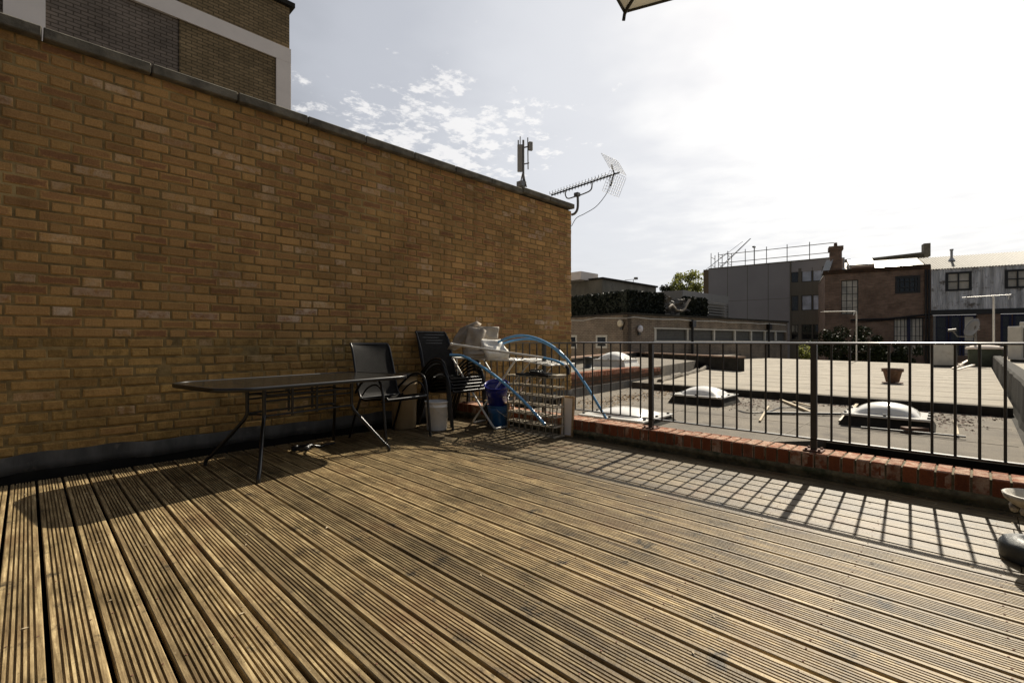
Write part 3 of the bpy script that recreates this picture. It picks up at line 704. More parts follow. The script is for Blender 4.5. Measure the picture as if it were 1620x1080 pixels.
# grey canvas boxes / cushions heaped on the airer
def slab(P, ax, ay, az, name, m, parent=None, bulge=.012, seed=1, nx=10, ny=10):
    """soft rectangular pad: corner P, edges ax, ay, thickness az, with creased faces"""
    r_ = random.Random(seed); P = Vector(P); ax = Vector(ax); ay = Vector(ay); az = Vector(az); mb = MB()
    vs = []; 
    for side in (0, 1):
        for i in range(nx+1):
            for j in range(ny+1):
                f, g = i/nx, j/ny; b = (math.sin(math.pi*f)*math.sin(math.pi*g))**.5
                d = bulge*b*(1 if side else -1) + .014*math.sin(f*9+seed)*math.sin(g*7+seed*2)*(b+.3) + .008*math.sin(f*4+g*13+seed) + r_.uniform(-.002,.002)
                vs.append(P + ax*f + ay*g + az*side + az.normalized()*d)
    fs = []; m_ = (nx+1)*(ny+1)
    for i in range(nx):
        for j in range(ny):
            a = i*(ny+1)+j; fs.append((a, a+1, a+ny+2, a+ny+1)); fs.append((m_+a, m_+a+ny+1, m_+a+ny+2, m_+a+1))
    for j in range(ny): a = j; fs.append((a, m_+a, m_+a+1, a+1)); a = nx*(ny+1)+j; fs.append((a, a+1, m_+a+1, m_+a))
    for i in range(nx): a = i*(ny+1); fs.append((a, a+ny+1, m_+a+ny+1, m_+a)); a = i*(ny+1)+ny; fs.append((a, m_+a, m_+a+ny+1, a+ny+1))
    mb.add(vs, fs, True)
    return mb.build(name, m, parent)
CG = 'canvas storage boxes heaped on the airer'
def pt(px, py, Z): return at(px, py, Z)
def quad_slab(pxs, Z, thick, name, m, lb, seed=1, dz=0):
    """pad whose front face has the three given corners (bl, br, tl) at depths Z"""
    bl, br, tl = [pt(x, y, zz) for (x, y), zz in zip(pxs, Z)]
    ax, ay = br-bl, tl-bl; nrm = ax.cross(ay).normalized()
    if nrm.dot(Vector((Cc, S, 0))) < 0: nrm = -nrm
    o = slab(bl, ax, ay, nrm*thick, name, m, seed=seed)
    return tag(o, lb, 'cushion', CG)
quad_slab([(708, 552), (735, 540), (727, 520)], (5.8, 5.75, 5.8), .16, 'canvas_cushion', M['canvas'], 'leftmost folded grey canvas pad leaning on the airer heap', 3)
quad_slab([(732, 562), (756, 566), (741, 516)], (5.55, 5.5, 5.6), .20, 'canvas_cushion', M['canvas'], 'tall upright grey canvas pad in the middle of the airer heap', 5)
quad_slab([(752, 548), (786, 548), (756, 516)], (5.62, 5.75, 5.65), .16, 'canvas_cushion', M['canvas'], 'grey canvas pad with a peaked top corner at the back of the airer heap', 8)
quad_slab([(772, 560), (806, 559), (759, 537)], (5.35, 5.40, 5.55), .10, 'canvas_cushion', M['canvaswhite'], 'bright white canvas pad on the front of the airer heap', 11)
quad_slab([(735, 569), (798, 564), (737, 557)], (5.5, 5.45, 5.5), .30, 'canvas_cushion', M['canvas'], 'flat grey canvas pad lying lowest on the airer rails', 14)

# poles and pipes
mb = MB(); pl = bez([pt(713,544,5.35), pt(760,551,5.3), pt(820,560,5.15), pt(860,566,4.95)], 8); mb.tube(pl, .0135, 10); mb.tube([pl[0], pl[0]+(pl[1]-pl[0])*.5], .018, 10)
pole = thing('bent_pole', 'white sleeved pole with light blue end lying across the airer', 'pole', tuple(pl[0]))
mb.build('sleeve', M['whitemetal'], pole, world=True)
e = bez([pt(860,566,4.95), pt(880,571,4.85), pt(894,578,4.75)], 8); mb = MB(); mb.tube(e, .0125, 10); mb.build('pipe_end', M['pipe'], pole, world=True)
mb = MB(); d = (e[-1]-e[-2]).normalized(); mb.tube([e[-1], e[-1]+d*.02], .021, 12); mb.build('collar', M['whiteplastic'], pole, world=True)
mb = MB(); mb.tube([e[-1]+d*.02, e[-1]+d*.045+Vector((0,0,-.02)), e[-1]+d*.045+Vector((0,0,-.075))], .017, 10); mb.build('plug', M['blackmetal'], pole, world=True)
def hoop(pts, r, lb, endz=None):
    P = bez(pts, 10); mb = MB(); mb.tube(P, r, 12); o = mb.build('water_pipe', M['pipe']); tag(o, lb, 'pipe', 'blue plastic pipes leaning over the corner heap'); return o
k1 = gp(959, 664, .18)
hoop([pt(788,541,5.5), pt(805,534,5.45), pt(828,531,5.4), pt(856,538,5.3), pt(885,556,5.2), pt(912,587,5.1), pt(937,625,5.0), Vector((k1.x, k1.y, .192))], .0145, 'light blue pipe arching highest from the canvas heap down onto the brick kerb')
hoop([pt(790,545,5.55), pt(815,538,5.5), pt(845,537,5.4), pt(872,548,5.3), pt(893,566,5.24)], .0125, 'shorter light blue pipe running just below the highest arching pipe')
k3 = gp(863, 678, 0)
hoop([pt(712,561,5.45), pt(735,564,5.38), pt(770,585,5.22), pt(800,608,5.1), pt(830,636,4.93), pt(862,671,4.75)], .0155, 'mid blue pipe slanting down in front of the airer and wine rack')

# wine rack
wr = thing('wine_rack', 'square grid wine rack of metal strips and pale wooden slats by the kerb', 'wine rack', (3.80, 3.13, 0), 0)
nc, nr_ = 7, 6; cw = .66/nc; chh = .615/nr_; dp = .185
mb = MB()
for x in (0, dp):
    for i in range(nc+1): mb.box((x-.002, i*cw-.006, 0), (x+.002, i*cw+.006, .625))
    for j in range(nr_+1): mb.box((x-.004, -.005, j*chh), (x+.004-.001, .665, j*chh+.010))
mb.build('strip_grid', M['rackmetal'], wr)
for j in range(nr_+1):
    for i in range(nc+1):
        mb = MB(); mb.box((.006, i*cw-.018, j*chh+.0), (dp-.006, i*cw+.018, j*chh+.012)); mb.build('slat', M['rackwood'], wr)
for i in (0, nc): mb = MB(); mb.bar((.0, i*cw+.008, .02), (dp, i*cw+.008, .6), .004, .012); mb.build('side_brace', M['rackmetal'], wr)
# folded black stool / tray on the rack
tr = thing('folded_tray', 'black folded plastic tray and bracket lying on top of the wine rack', 'tray', (3.84, 3.24, .63))
mb = MB(); mb.bbox((-.05, -.06, .0), (.16, .42, .022), .006); mb.bbox((-.02, .02, .022), (.12, .30, .034), .005); mb.build('tray', M['blackmetal'], tr)
mb = MB(); mb.tube([(.02,.06,.034),(.03,.1,.06),(.05,.26,.06),(.06,.30,.034)], .008, 8); mb.bbox((-.01,.12,.034),(.08,.24,.052),.004); mb.build('bracket', M['darkiron'], tr)
mb = MB(); mb.bbox((3.83, 3.10, .632), (3.99, 3.19, .652), .003); tag(mb.build('wood_block', M['rackwood']), 'short pale timber slat on the right corner of the wine rack', 'timber')
mb = MB(); mb.bbox((3.86, 3.82, .28), (4.0, 4.25, .295), .002)
mb.bar((3.93,3.9,0),(3.93,3.9,.285),.02,.02); mb.bar((3.93,4.2,0),(3.93,4.2,.285),.02,.02); mb.bar((3.87,3.86,0.01),(3.99,3.86,.285),.02,.012); mb.bar((3.87,4.22,0.01),(3.99,4.22,.285),.02,.012)
tag(mb.build('plank_stand', M['wood']), 'low brown plank stand behind the blue buckets', 'stand')
# framed panel leaning
fp = thing('leaning_panel', 'white panel with narrow wooden frame leaning on the kerb by the wine rack', 'panel', (4.005, 3.115, 0), R(3))
Mx = Matrix.Rotation(R(5), 4, 'Y')
mb = MB(); mb.box((-.012, -.07, .012), (.006, .055, .40), Mx); mb.build('panel', M['whiterender'], fp)
mb = MB(); mb.box((-.016, -.085, .0), (.010, -.07, .42), Mx); mb.box((-.016, .055, .0), (.010, .07, .42), Mx); mb.box((-.016, -.07, .40), (.010, .055, .42), Mx); mb.box((-.016, -.07, 0), (.010, .055, .012), Mx); mb.build('frame', M['wood'], fp)
# hose coil under the table
mb = MB(); c0 = gp(478, 712); pts = []
for i in range(60):
    a = i*.42; rr = .065+.012*math.sin(i*1.7); pts.append((c0.x+rr*1.3*math.cos(a), c0.y+rr*.75*math.sin(a), .016+.007*(i//15)+.004*math.sin(i)))
pts += [(c0.x+.17, c0.y-.02, .012), (c0.x+.24, c0.y+.05, .011), (c0.x+.33, c0.y+.03, .011)]
mb.tube(pts, .009, 8); tag(mb.build('cable_coil', M['blackmetal']), 'small coil of black cable on the deck under the table', 'cable')
# jar / pots between wall and stack
mb = MB(); mb.bbox((2.62, 4.86, .0), (2.80, 5.0, .12), .01); 

# parasol base at the right edge
pb = thing('parasol_stand', 'round cast iron parasol base with ornate dish at the right edge of the deck', 'parasol base', (3.215, -.205, 0))
mb = MB(); mb.lathe([(0,0),(.125,0),(.132,.008),(.132,.065),(.122,.082),(.075,.094),(.045,.105),(.04,.12),(0,.12)], 40); mb.build('drum', M['darkiron'], pb)
mb = MB(); mb.lathe([(.03,.11),(.038,.13),(.028,.15),(.026,.20),(.036,.225),(.06,.235),(.09,.25),(.116,.275),(.122,.298),(.110,.30),(.09,.272),(.04,.255),(.03,.255),(.03,.42),(0,.42)], 40); mb.build('stem_dish', M['iron'], pb)
for k in range(10):
    mb = MB(); a = k*math.pi/5; mb.lathe([(0,-.02),(.012,-.014),(.017,0),(.012,.014),(0,.02)], 10, (.085*math.cos(a), .085*math.sin(a), .232))
    mb.build('scroll', M['iron'], pb)

# parasol overhead (its pole stands behind the camera)
PC = Vector((.55, -.85, 0)); pz = 2.32
tip = at(988, 19, 1.62)
par = thing('parasol', 'cream parasol with dark ribs reaching over the top of the view', 'parasol', (PC.x, PC.y, 0))
tl = Vector((tip.x-PC.x, tip.y-PC.y, 0)); rad = tl.length; a0 = math.atan2(tl.y, tl.x); zt2 = tip.z; zc = zt2+.42
NS = 6; mb = MB(); vs = []; fs = []
tips = [Vector((rad*math.cos(a0+k*2*math.pi/NS), rad*math.sin(a0+k*2*math.pi/NS), zt2)) for k in range(NS)]
for lay in (0, .004):
    for k in range(NS):
        a, b = tips[k], tips[(k+1)%NS]; o = len(vs); m1 = 8
        for i in range(m1+1):
            f = i/m1; r0 = Vector((0,0,zc+lay)).lerp(a, f); r1 = Vector((0,0,zc+lay)).lerp(b, f)
            for j in range(m1+1):
                g_ = j/m1; p = r0.lerp(r1, g_); sc_ = math.sin(math.pi*g_)
                q = p*1.; q.x *= 1-.06*sc_*f; q.y *= 1-.06*sc_*f; q.z = p.z+.03*math.sin(math.pi*f)*(1-.5*sc_)+lay+.03*sc_*f*f; vs.append(q)
        for i in range(m1):
            for j in range(m1): x = o+i*(m1+1)+j; fs.append((x, x+1, x+m1+2, x+m1+1))
mb.add(vs, fs, True); mb.build('canopy', M['parasol'], par)
mb = MB()
for k in range(NS):
    a, b = tips[k], tips[(k+1)%NS]; P_ = []
    for j in range(9):
        g_ = j/8; p = a.lerp(b, g_); s_ = math.sin(math.pi*g_); P_.append((p.x*(1-.06*s_), p.y*(1-.06*s_), zt2+.03*s_))
    mb.tube(P_, .005, 6)
mb.build('canopy_hem', M['darkframe'], par)
for k in range(NS):
    mb = MB(); d = tips[k].normalized(); e_ = tips[k]; mb.tube([(0,0,zc-.02), (e_.x*.5, e_.y*.5, (zc+zt2)/2+.01), (e_.x, e_.y, zt2-.004)], .006, 6)
    mb.tube([(e_.x*.985, e_.y*.985, zt2+.006), (e_.x*1.0, e_.y*1.0, zt2-.008), (e_.x*1.003, e_.y*1.003, zt2-.026)], .006, 8)
    mb.build('rib', M['blackmetal'], par)
mb = MB(); mb.tube([(0,0,0), (0,0,zc+.05)], .02, 10); mb.build('pole', M['blackmetal'], par)
mb = MB(); mb.bbox((-.2,-.2,0),(.2,.2,.06),.01); mb.build('base', M['darkiron'], par)

# ================================================================== FLAT ROOFS beyond the railing
ZR, ZR2, ZP = -.05, .35, .10
def sheet(poly, z, thick, m, name):
    mb = MB(); mb.prism(poly, z-thick, z); return struct(mb.build(name, m))
sheet([(5.93,-.36),(9.62,-.36),(9.62,5.2),(12.4,6.1),(4.28,5.4),(4.28,1.9),(5.5,1.5),(5.93,1.15)], ZR, .5, M['felt'], 'flat_roof')
far_l = (28.5, 9.1); far_r = (24.6, -.36)
# pale raised roof with rounded front edge
mb = MB(); fl, fr = Vector((9.50,5.05)), Vector((9.50,-.36)); NL = 40
sec = [(-.012,-.16),(-.004,-.05),(.012,-.02),(.045,-.004),(.09,0)]
vs = []
for i in range(NL+1):
    f = i/NL; y = 5.0+(-.36-5.0)*f
    for du, dz in sec: vs.append((9.5+du+.006*math.sin(y*2.1), y, ZP+dz+.004*math.sin(y*3+1)))
fs = []
for i in range(NL):
    for q in range(4): a = i*5+q; fs.append((a, a+1, a+6, a+5))
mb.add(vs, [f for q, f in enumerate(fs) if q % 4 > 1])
mf = MB(); mf.add(vs, [f for q, f in enumerate(fs) if q % 4 < 2]); struct(mf.build('roof_face_shade', M['felt_and_shade']))  # front face coloured dark to paint in its shade
mb.add([(9.59,5.0,ZP-.001),(9.59,-.36,ZP-.001),(far_r[0],far_r[1],ZP-.001),(far_l[0],far_l[1],ZP-.001)], [(0,1,2,3)])
mb.add([(far_r[0],far_r[1],ZP),(far_r[0],far_r[1],-2),(far_l[0],far_l[1],-2),(far_l[0],far_l[1],ZP)], [(0,1,2,3)])
o = mb.build('raised_flat_roof', M['feltpale']); struct(o)
# lap seams of the felt as thin strips standing 4 mm proud
mb = MB()
for k in range(13):
    x = 10.4+1.15*k+rnd.uniform(-.1,.1); y1 = 5.0+(x-9.6)*.21; y0 = -.34
    while y0 < y1-.4:
        y2 = min(y1-.1, y0+rnd.uniform(.8,2.5)); mb.box((x, y0, ZP-.002), (x+rnd.uniform(.006,.014), y2, ZP+.0022)); y0 = y2+rnd.uniform(.1,.8)
for yy in (1.55, 3.2, 4.4): mb.box((4.30, yy, ZR-.002), (9.4, yy+.012, ZR+.004))
for xx in (5.3, 6.9, 8.2): mb.box((xx, -.3, ZR-.002), (xx+.012, 5.1, ZR+.0035))
struct(mb.build('felt_seams', mat('felt_seam_bitumen', (.175, .15, .115), .9, var=.3, scale=5)))
mb = MB(); mb.prism([(4.28,-.34),(5.92,-.34),(5.92,1.14),(5.49,1.49),(4.28,1.88)], -.65, -.52); struct(mb.build('gutter_floor', M['black']))
mb = MB(); mb.prism([(5.90,-.34),(5.926,-.34),(5.926,1.14),(5.90,1.13)], -.52, ZR-.012); struct(mb.build('gutter_lining', M['black']))
# higher roof on the left
P2 = [(6.64,5.42),(11.6,5.92),(29.5,9.55),(18.4,10.6),(13.65,9.1),(6.64,7.2)]
sheet(P2, ZR2, .6, M['felt'], 'side_flat_roof')
# rolled edge between raised roof and side roof
mb = MB(); a, b = Vector((9.8,5.02,0)), Vector((28.6,9.2,0)); pts = [a.lerp(b, i/60)+Vector((0,rnd.uniform(-.02,.02),ZP+.02+rnd.uniform(-.03,.03))) for i in range(61)]
mb.tube(pts, [.07+rnd.uniform(-.025,.025) for _ in pts], 8, smooth=False); mb.prism([(9.62,5.0),(12.2,5.6),(12.2,6.0),(9.62,5.6)], -.05, .08); o = mb.build('felt_roll', M['felt']); struct(o)
# brick parapet at the left of the lower roof
lp = thing('brick_parapet', 'low brick parapet with soldier course and grey flashing left of the lower roof', 'parapet wall', (6.6, 5.3, 0))
pa, pb_ = Vector((6.64, 5.32)), Vector((11.55, 5.86)); dd = (pb_-pa).normalized(); nn = Vector((dd.y, -dd.x))
B = Bricks(); l = 0; LL = (pb_-pa).length
while l < LL-.08:
    top = .40 if l < 3.6 else .33
    p = pa + dd*l
    c = (rnd.random(), rnd.choice((0,.1,.3)), rnd.uniform(.1,.5), 1)
    B.brick((p.x-6.6, p.y-5.3, top-.105), (dd.x,dd.y,0), (0,0,1), (nn.x,nn.y,0), .07, .105, .05, c, .002)
    B.brick((p.x-6.6, p.y-5.3, top), (dd.x,dd.y,0), (-nn.x,-nn.y,0), (0,0,1), .07, .22, .08, c, .002)
    l += .0825
B.build('soldier_bricks', M['redbrick'], lp)
def wallbox(mb, a, b, thick, z0, z1):
    a = Vector(a); b = Vector(b); d = (b-a).normalized(); n_ = Vector((d.y, -d.x))
    q = [a, b, b-n_*thick, a-n_*thick]; mb.prism([(p.x,p.y) for p in q][::-1], z0, z1)
mb = MB(); off = Vector((6.6,5.3)); wallbox(mb, pa-nn*.006-off, pb_-nn*.006-off, .21, -.2, .298); wallbox(mb, pa-nn*.01-off, pa+dd*3.6-nn*.01-off, .2, .298, .39); mb.build('wall', M['brickP'], lp)
mb = MB(); wallbox(mb, pa+nn*.012-off, pb_+nn*.012-off, .016, -.048, .12); mb.build('flashing', M['lead'], lp)
# far parapets
fp2 = thing('brick_parapet', 'long low red brick parapet edging the far side of the left roof', 'parapet wall', (14, 7.5, 0)); off = Vector((14, 7.5))
mb = MB(); pts = [(8.2,7.25),(13.65,8.95),(18.2,10.3),(15.0,5.12)]
wallbox(mb, Vector(pts[0])-off, Vector(pts[1])-off, .2, .2, .52); wallbox(mb, Vector(pts[1])-off, Vector(pts[2])-off, .2, .2, .53); wallbox(mb, Vector(pts[2])-off, Vector(pts[3])-off, .2, .05, .50)
mb.build('wall', M['felt_and_shade'], fp2)  # brick face given a dark colour that paints in its shade
mb = MB(); wallbox(mb, Vector(pts[0])-off+Vector((0,-.03)), Vector(pts[1])-off+Vector((0,-.03)), .27, .52, .565); wallbox(mb, Vector(pts[1])-off+Vector((0,-.03)), Vector(pts[2])-off+Vector((0,-.03)), .27, .53, .572)
wallbox(mb, Vector(pts[2])-off+Vector((-.03,0)), Vector(pts[3])-off+Vector((-.03,0)), .27, .50, .545); mb.build('coping', M['redbrick'] if False else M['brickC'], fp2)
# right parapet
rp = thing('felt_parapet', 'dark felt covered parapet wall running away along the right roof edge', 'parapet wall', (5, -.4, 0))
mb = MB(); n = 60; vs = []
for i in range(n+1):
    u = -1+ 21.5*i/n; h = .50; w1 = .008*math.sin(u*4)+rnd.uniform(-.003,.003)+(.012 if i % 3 == 0 else 0)
    vs += [(u, .06, -.045), (u, .02+w1, -.03), (u, .0+w1, .05), (u, w1*.7-.008, h-.03), (u, -.035, h), (u, -.2, h+.004), (u, -.235, h-.03), (u, -.24, -.6)]
fs = []
for i in range(n):
    for q in range(7): a = i*8+q; fs.append((a, a+1, a+9, a+8))
mb.add(vs, fs, False); mb.build('felt_skin', M['felt_and_shade'], rp)
sheet([(4.0,-.62),(26,-.62),(26,-7),(4.0,-7)], .42, .8, M['feltpale'], 'right_flat_roof')

# dome skylights
def skylight(lb, c, sx_, sy_, rz, upst=.13, h=.20, um='felt_and_shade'):
    t = thing('dome_skylight', lb, 'skylight', (c[0], c[1], c[2]), rz, 'dome skylights on the flat roofs')
    mb = MB(); a, b = sx_/2, sy_/2
    vs = [(-a-.06,-b-.06,0),(a+.06,-b-.06,0),(a+.06,b+.06,0),(-a-.06,b+.06,0),(-a,-b,upst),(a,-b,upst),(a,b,upst),(-a,b,upst)]
    mb.add(vs, [(0,1,5,4),(1,2,6,5),(2,3,7,6),(3,0,4,7),(4,5,6,7)]); mb.build('upstand', M[um], t)
    mb = MB(); mb.bbox((-a-.03,-b-.03,upst), (a+.03,b+.03,upst+.028), .006)
    mb.build('flange', M['dome'], t)
    n = 16; vs = []; a2, b2 = a-.075, b-.075
    for i in range(n+1):
        for j in range(n+1):
            x, y = i/n*2-1, j/n*2-1
            z = h*(1-x**4)**.55*(1-y**4)**.55 if abs(x) < 1 and abs(y) < 1 else 0
            z = h*max(0,(1-x*x))**.55*max(0,(1-y*y))**.55
            vs.append((x*a2, y*b2, upst+.027+z))
    fs = [(i*(n+1)+j, (i+1)*(n+1)+j, (i+1)*(n+1)+j+1, i*(n+1)+j+1) for i in range(n) for j in range(n)]
    mb = MB(); mb.add(vs, fs, True); mb.build('dome', M['dome'], t)
    mb = MB()
    for k in range(-1, 2):
        for s in (-1, 1):
            mb.box((k*a*.82-.014, s*b-.014, upst+.0285), (k*a*.82+.014, s*b+.014, upst+.048)); 
            if k == 0: mb.box((s*a-.014, -.014, upst+.0285), (s*a+.014, .014, upst+.048))
    mb.build('fixing_caps', M['blackmetal'], t)
    return t
def dome_at(px, py, z, dep):       # centre so that the front foot sits at the pixel
    p = gp(px, py, z); d = Vector((Cc, S)); return (p.x+d.x*dep, p.y+d.y*dep, z)
skylight('white dome skylight close behind the kerb, left of the first railing post', dome_at(999, 672, ZR, .30), .84, .86, R(3), .07, .09)
skylight('white dome skylight in the middle of the lower roof', dome_at(1130, 641, ZR, .40), .76, .80, R(2), .12, .135)
skylight('large bright dome skylight on the lower roof beside the loose brick', dome_at(1446, 681, ZR, .40), .68, .80, R(2), .12, .14)
skylight('distant dome skylight with white upstand on the left side roof', dome_at(980, 580, ZR2, .5), .86, .86, R(8), .16, .19, 'whitemetal')

# plant pot
pp = thing('plant_pot', 'weathered terracotta flower pot standing alone on the pale raised roof', 'plant pot', (*gp(1412, 606, ZP), ZP))
mb = MB(); mb.lathe([(0,.025),(.11,.025),(.115,.03),(.165,.25),(.19,.25),(.195,.32),(.175,.32),(.168,.27),(0,.265)], 28); mb.build('pot', M['terracotta'], pp)
mb = MB(); mb.lathe([(0,.0),(.17,.0),(.19,.022),(.175,.022),(.16,.012),(0,.012)], 28); mb.build('saucer', M['terracotta'], pp)
# loose things on the lower roof
def roofp(px, py, z=ZR): p = gp(px, py, z); return Vector((p.x, p.y, z))
a, b = roofp(1432,683), roofp(1462,686); mb = MB(); mb.bbox((-.12,-.055,0),(.12,.055,.065),.005,Matrix.Translation(a.lerp(b,.5))@Matrix.Rotation(R(-50),4,'Z')); tag(mb.build('loose_brick', M['terracotta']), 'single loose brick lying in front of the large skylight', 'brick')
def stick(p, q, r, m, lb, name='timber_stick', cat='stick', lift=.02): 
    mb = MB(); mb.bar(p+Vector((0,0,lift)), q+Vector((0,0,lift+.01)), r*2, r*1.4); return tag(mb.build(name, m), lb, cat)
stick(roofp(1362,678), roofp(1528,695), .012, M['darkiron'], 'thin dark batten lying across the roof in front of the large skylight')
stick(roofp(1510,668), roofp(1515,692), .014, M['paledry'], 'short pale stick on the roof right of the large skylight')
stick(roofp(1213,655), roofp(1330,658), .022, M['darkiron'], 'dark timber lying between the two right hand skylights')
stick(roofp(1235,634), roofp(1283,655), .02, M['paledry'], 'pale broken batten leaning over the dark timber')
stick(roofp(1255,637), roofp(1290,647), .014, M['paledry'], 'thin pale lath beside the pale broken batten')
stick(roofp(1202,668), roofp(1216,645), .012, M['paledry'], 'curved pale strip lying near the middle of the roof')
stick(roofp(1336,664), roofp(1358,640), .02, M['paledry'], 'pale split batten against the left side of the large skylight')
stick(roofp(1328,668), roofp(1350,645), .012, M['rackwood'], 'narrow grey lath left of the large skylight')
mb = MB(); pts = bez([roofp(1168,650)+Vector((0,0,.01)), roofp(1185,654)+Vector((0,0,.012)), roofp(1215,652)+Vector((0,0,.01)), roofp(1240,645)+Vector((0,0,.01)), roofp(1290,648)+Vector((0,0,.01))], 8); mb.tube(pts, .008, 6)
tag(mb.build('roof_cable', M['blackmetal']), 'black cable snaking over the lower roof past the middle skylight', 'cable')
# leaf debris on roof
def debris(name, lb, cx, cy, sx_, sy_, n, z, m, big=.03):
    mb = MB()
    for i in range(n):
        x, y = rnd.gauss(cx, sx_), rnd.gauss(cy, sy_)
        if x < 4.32 or y < -.25: continue
        a = rnd.uniform(0,6.28); l = rnd.uniform(.3,1)*big; c, s_ = math.cos(a)*l, math.sin(a)*l; h = rnd.uniform(.003,.02)
        mb.add([(x+c,y+s_,z+.004),(x-s_*.5,y+c*.5,z+h),(x-c,y-s_,z+.005),(x+s_*.5,y-c*.5,z+h*.5)], [(0,1,2),(0,2,3)])
    o = mb.build(name, m); struct(o, 'stuff'); tag(o, lb, 'leaf litter')
g1 = roofp(975,630); debris('leaf_litter', 'brown leaf litter gathered along the left brick parapet', g1.x+.2, g1.y-.1, 1.2, .22, 900, ZR, M['dry'])
g1 = roofp(1178,640); debris('leaf_litter', 'dark leaf litter around the middle skylight', g1.x, g1.y, .4, .3, 260, ZR, M['rust'])
g1 = roofp(1495,665); debris('leaf_litter', 'leaf litter to the right of the large skylight', g1.x, g1.y, .4, .25, 260, ZR, M['rust'])
debris('leaf_litter', 'leaf litter in the shaded strip under the raised roof edge', 9.2, 2.2, .12, 1.8, 500, ZR, M['rust'])
g1 = roofp(1100,612); debris('leaf_litter', 'leaf litter spread over the far left of the lower roof', g1.x, g1.y, .8, .6, 300, ZR, M['dry'])
# vent stub on left roof
vp = thing('roof_vent', 'short dark roof vent pipe left of the distant skylight', 'vent', (*gp(931, 582, ZR2), ZR2)); mb = MB(); mb.lathe([(.16,0),(.1,.02),(.09,.22),(.11,.22),(.11,.27),(0,.28)], 16); mb.build('pipe', M['darkiron'], vp)

# ================================================================== BACKGROUND BUILDINGS
class Facade:
    """vertical plane through camera-frame point (X,Z), direction d (camera frame) ; local s along, z up"""
    def __init__(s, px, Z, d, side=1):
        X = (px-810)/FPX*Z; s.P = Vector((X, Z)); s.d = Vector(d).normalized(); s.w0 = wv(X, Z); s.wd = wv(*s.d).normalized()
        s.n = Vector((-s.wd.y, s.wd.x)); 
        if s.n.dot(-s.w0) < 0: s.n = -s.n          # outward, towards the viewer
    def sz(s, px, py):
        k = (px-810)/FPX; # P.x + d.x*t = k*(P.y + d.y*t)
        t = (k*s.P.y - s.P.x)/(s.d.x - k*s.d.y); Z = s.P.y + s.d.y*t
        return t, 1-(py-540)/FPX*Z
    def w(s, t, out=0., z=0.): p = s.w0 + s.wd*t + s.n*out; return Vector((p.x, p.y, z))
    def box(s, mb, t0, t1, z0, z1, o0, o1):
        q = [s.w(t0,o0), s.w(t1,o0), s.w(t1,o1), s.w(t0,o1)]
        ar = sum(q[i].x*q[(i+1)%4].y - q[(i+1)%4].x*q[i].y for i in range(4))
        if ar < 0: q.reverse()
        mb.prism([(p.x, p.y) for p in q], z0, z1)
    def wall(s, mb, t0, t1, z0, z1, th, holes):
        ts = sorted({t0, t1, *[h[0] for h in holes], *[h[1] for h in holes]}); zs = sorted({z0, z1, *[h[2] for h in holes], *[h[3] for h in holes]})
        for a, b in zip(ts, ts[1:]):
            run = None
            for c, d in zip(zs, zs[1:]):
                m1, m2 = (a+b)/2, (c+d)/2
                if any(h[0] < m1 < h[1] and h[2] < m2 < h[3] for h in holes) or m1 < t0 or m1 > t1:
                    if run: s.box(mb, a, b, run[0], run[1], -th, 0); run = None
                else: run = (run[0], d) if run else (c, d)
            if run: s.box(mb, a, b, run[0], run[1], -th, 0)
    def rect(s, x0, y0, x1, y1):    # hole from photo pixels (left, top, right, bottom)
        a, zt_ = s.sz(x0, (y0)); b, _ = s.sz(x1, y0); xm = (x0+x1)/2
        _, zt_ = s.sz(xm, y0); _, zb = s.sz(xm, y1); return (min(a,b), max(a,b), zb, zt_)
    def window(s, h, parent, frame, pane, nx=2, nz_=1, fw=.05, out=-.06, bar=.03, deep=.04, name='window'):
        mb = MB(); t0, t1, z0, z1 = h
        for a, b, c, d in ((t0,t0+fw,z0,z1),(t1-fw,t1,z0,z1),(t0+fw,t1-fw,z0,z0+fw),(t0+fw,t1-fw,z1-fw,z1)): s.box(mb, a, b, c, d, out-deep, out)
        for i in range(1, nx): x = t0+(t1-t0)*i/nx; s.box(mb, x-bar/2, x+bar/2, z0+fw, z1-fw, out-deep, out-.004)
        for j in range(1, nz_): z = z0+(z1-z0)*j/nz_; s.box(mb, t0+fw, t1-fw, z-bar/2, z+bar/2, out-deep, out-.008)
        f = mb.build(name, frame, parent, world=True)
        mb = MB(); s.box(mb, t0+.01, t1-.01, z0+.01, z1-.01, out-deep-.01, out-deep+.006); mb.build('pane', pane, f, world=False) if False else None
        o = mb.build('pane', pane, f); 
        for v in o.data.vertices: v.co = v.co - Vector(parent.location)
        return f
GZ = -5.0
# --- A: low grey brick building
FAR_ = Facade(993, 20, (.809, .588)); FAL = Facade(993, 20, (-.588, .809))
bA = thing('low_brick_building', 'low painted brick building with a long strip window beyond the left roof', 'building', (*FAR_.w0, GZ))
zA = 2.13
sr = FAR_.sz(1246, 510)[0]
hs = FAR_.rect(1035.5, 519.5, 1243, 537)
mb = MB(); zb_, ztp = FAR_.sz(1035.5, 538.5)[1], FAR_.sz(1035.5, 520)[1]; hs = (hs[0], hs[1], zb_, ztp)
FAR_.wall(mb, 0, sr, GZ, zA, .25, [hs])
wl = FAL.rect(943, 530, 961, 550.5); wl2 = FAL.rect(895, 530, 913, 551)
FAL.wall(mb, .0, 9.5, GZ, zA, .25, [wl, wl2])
mb.build('wall', M['brickA'], bA, world=True)
mb = MB(); FAR_.box(mb, .3, sr, zA-.3, zA+.02, -9, -.26); mb.build('roof', M['felt_and_shade'], bA, world=True)
mb = MB(); FAR_.box(mb, -.08, sr, zA, zA+.09, -.32, .07); FAL.box(mb, .06, 9.5, zA+.002, zA+.088, -.32, .07); mb.build('coping', M['felt_and_shade'], bA, world=True)
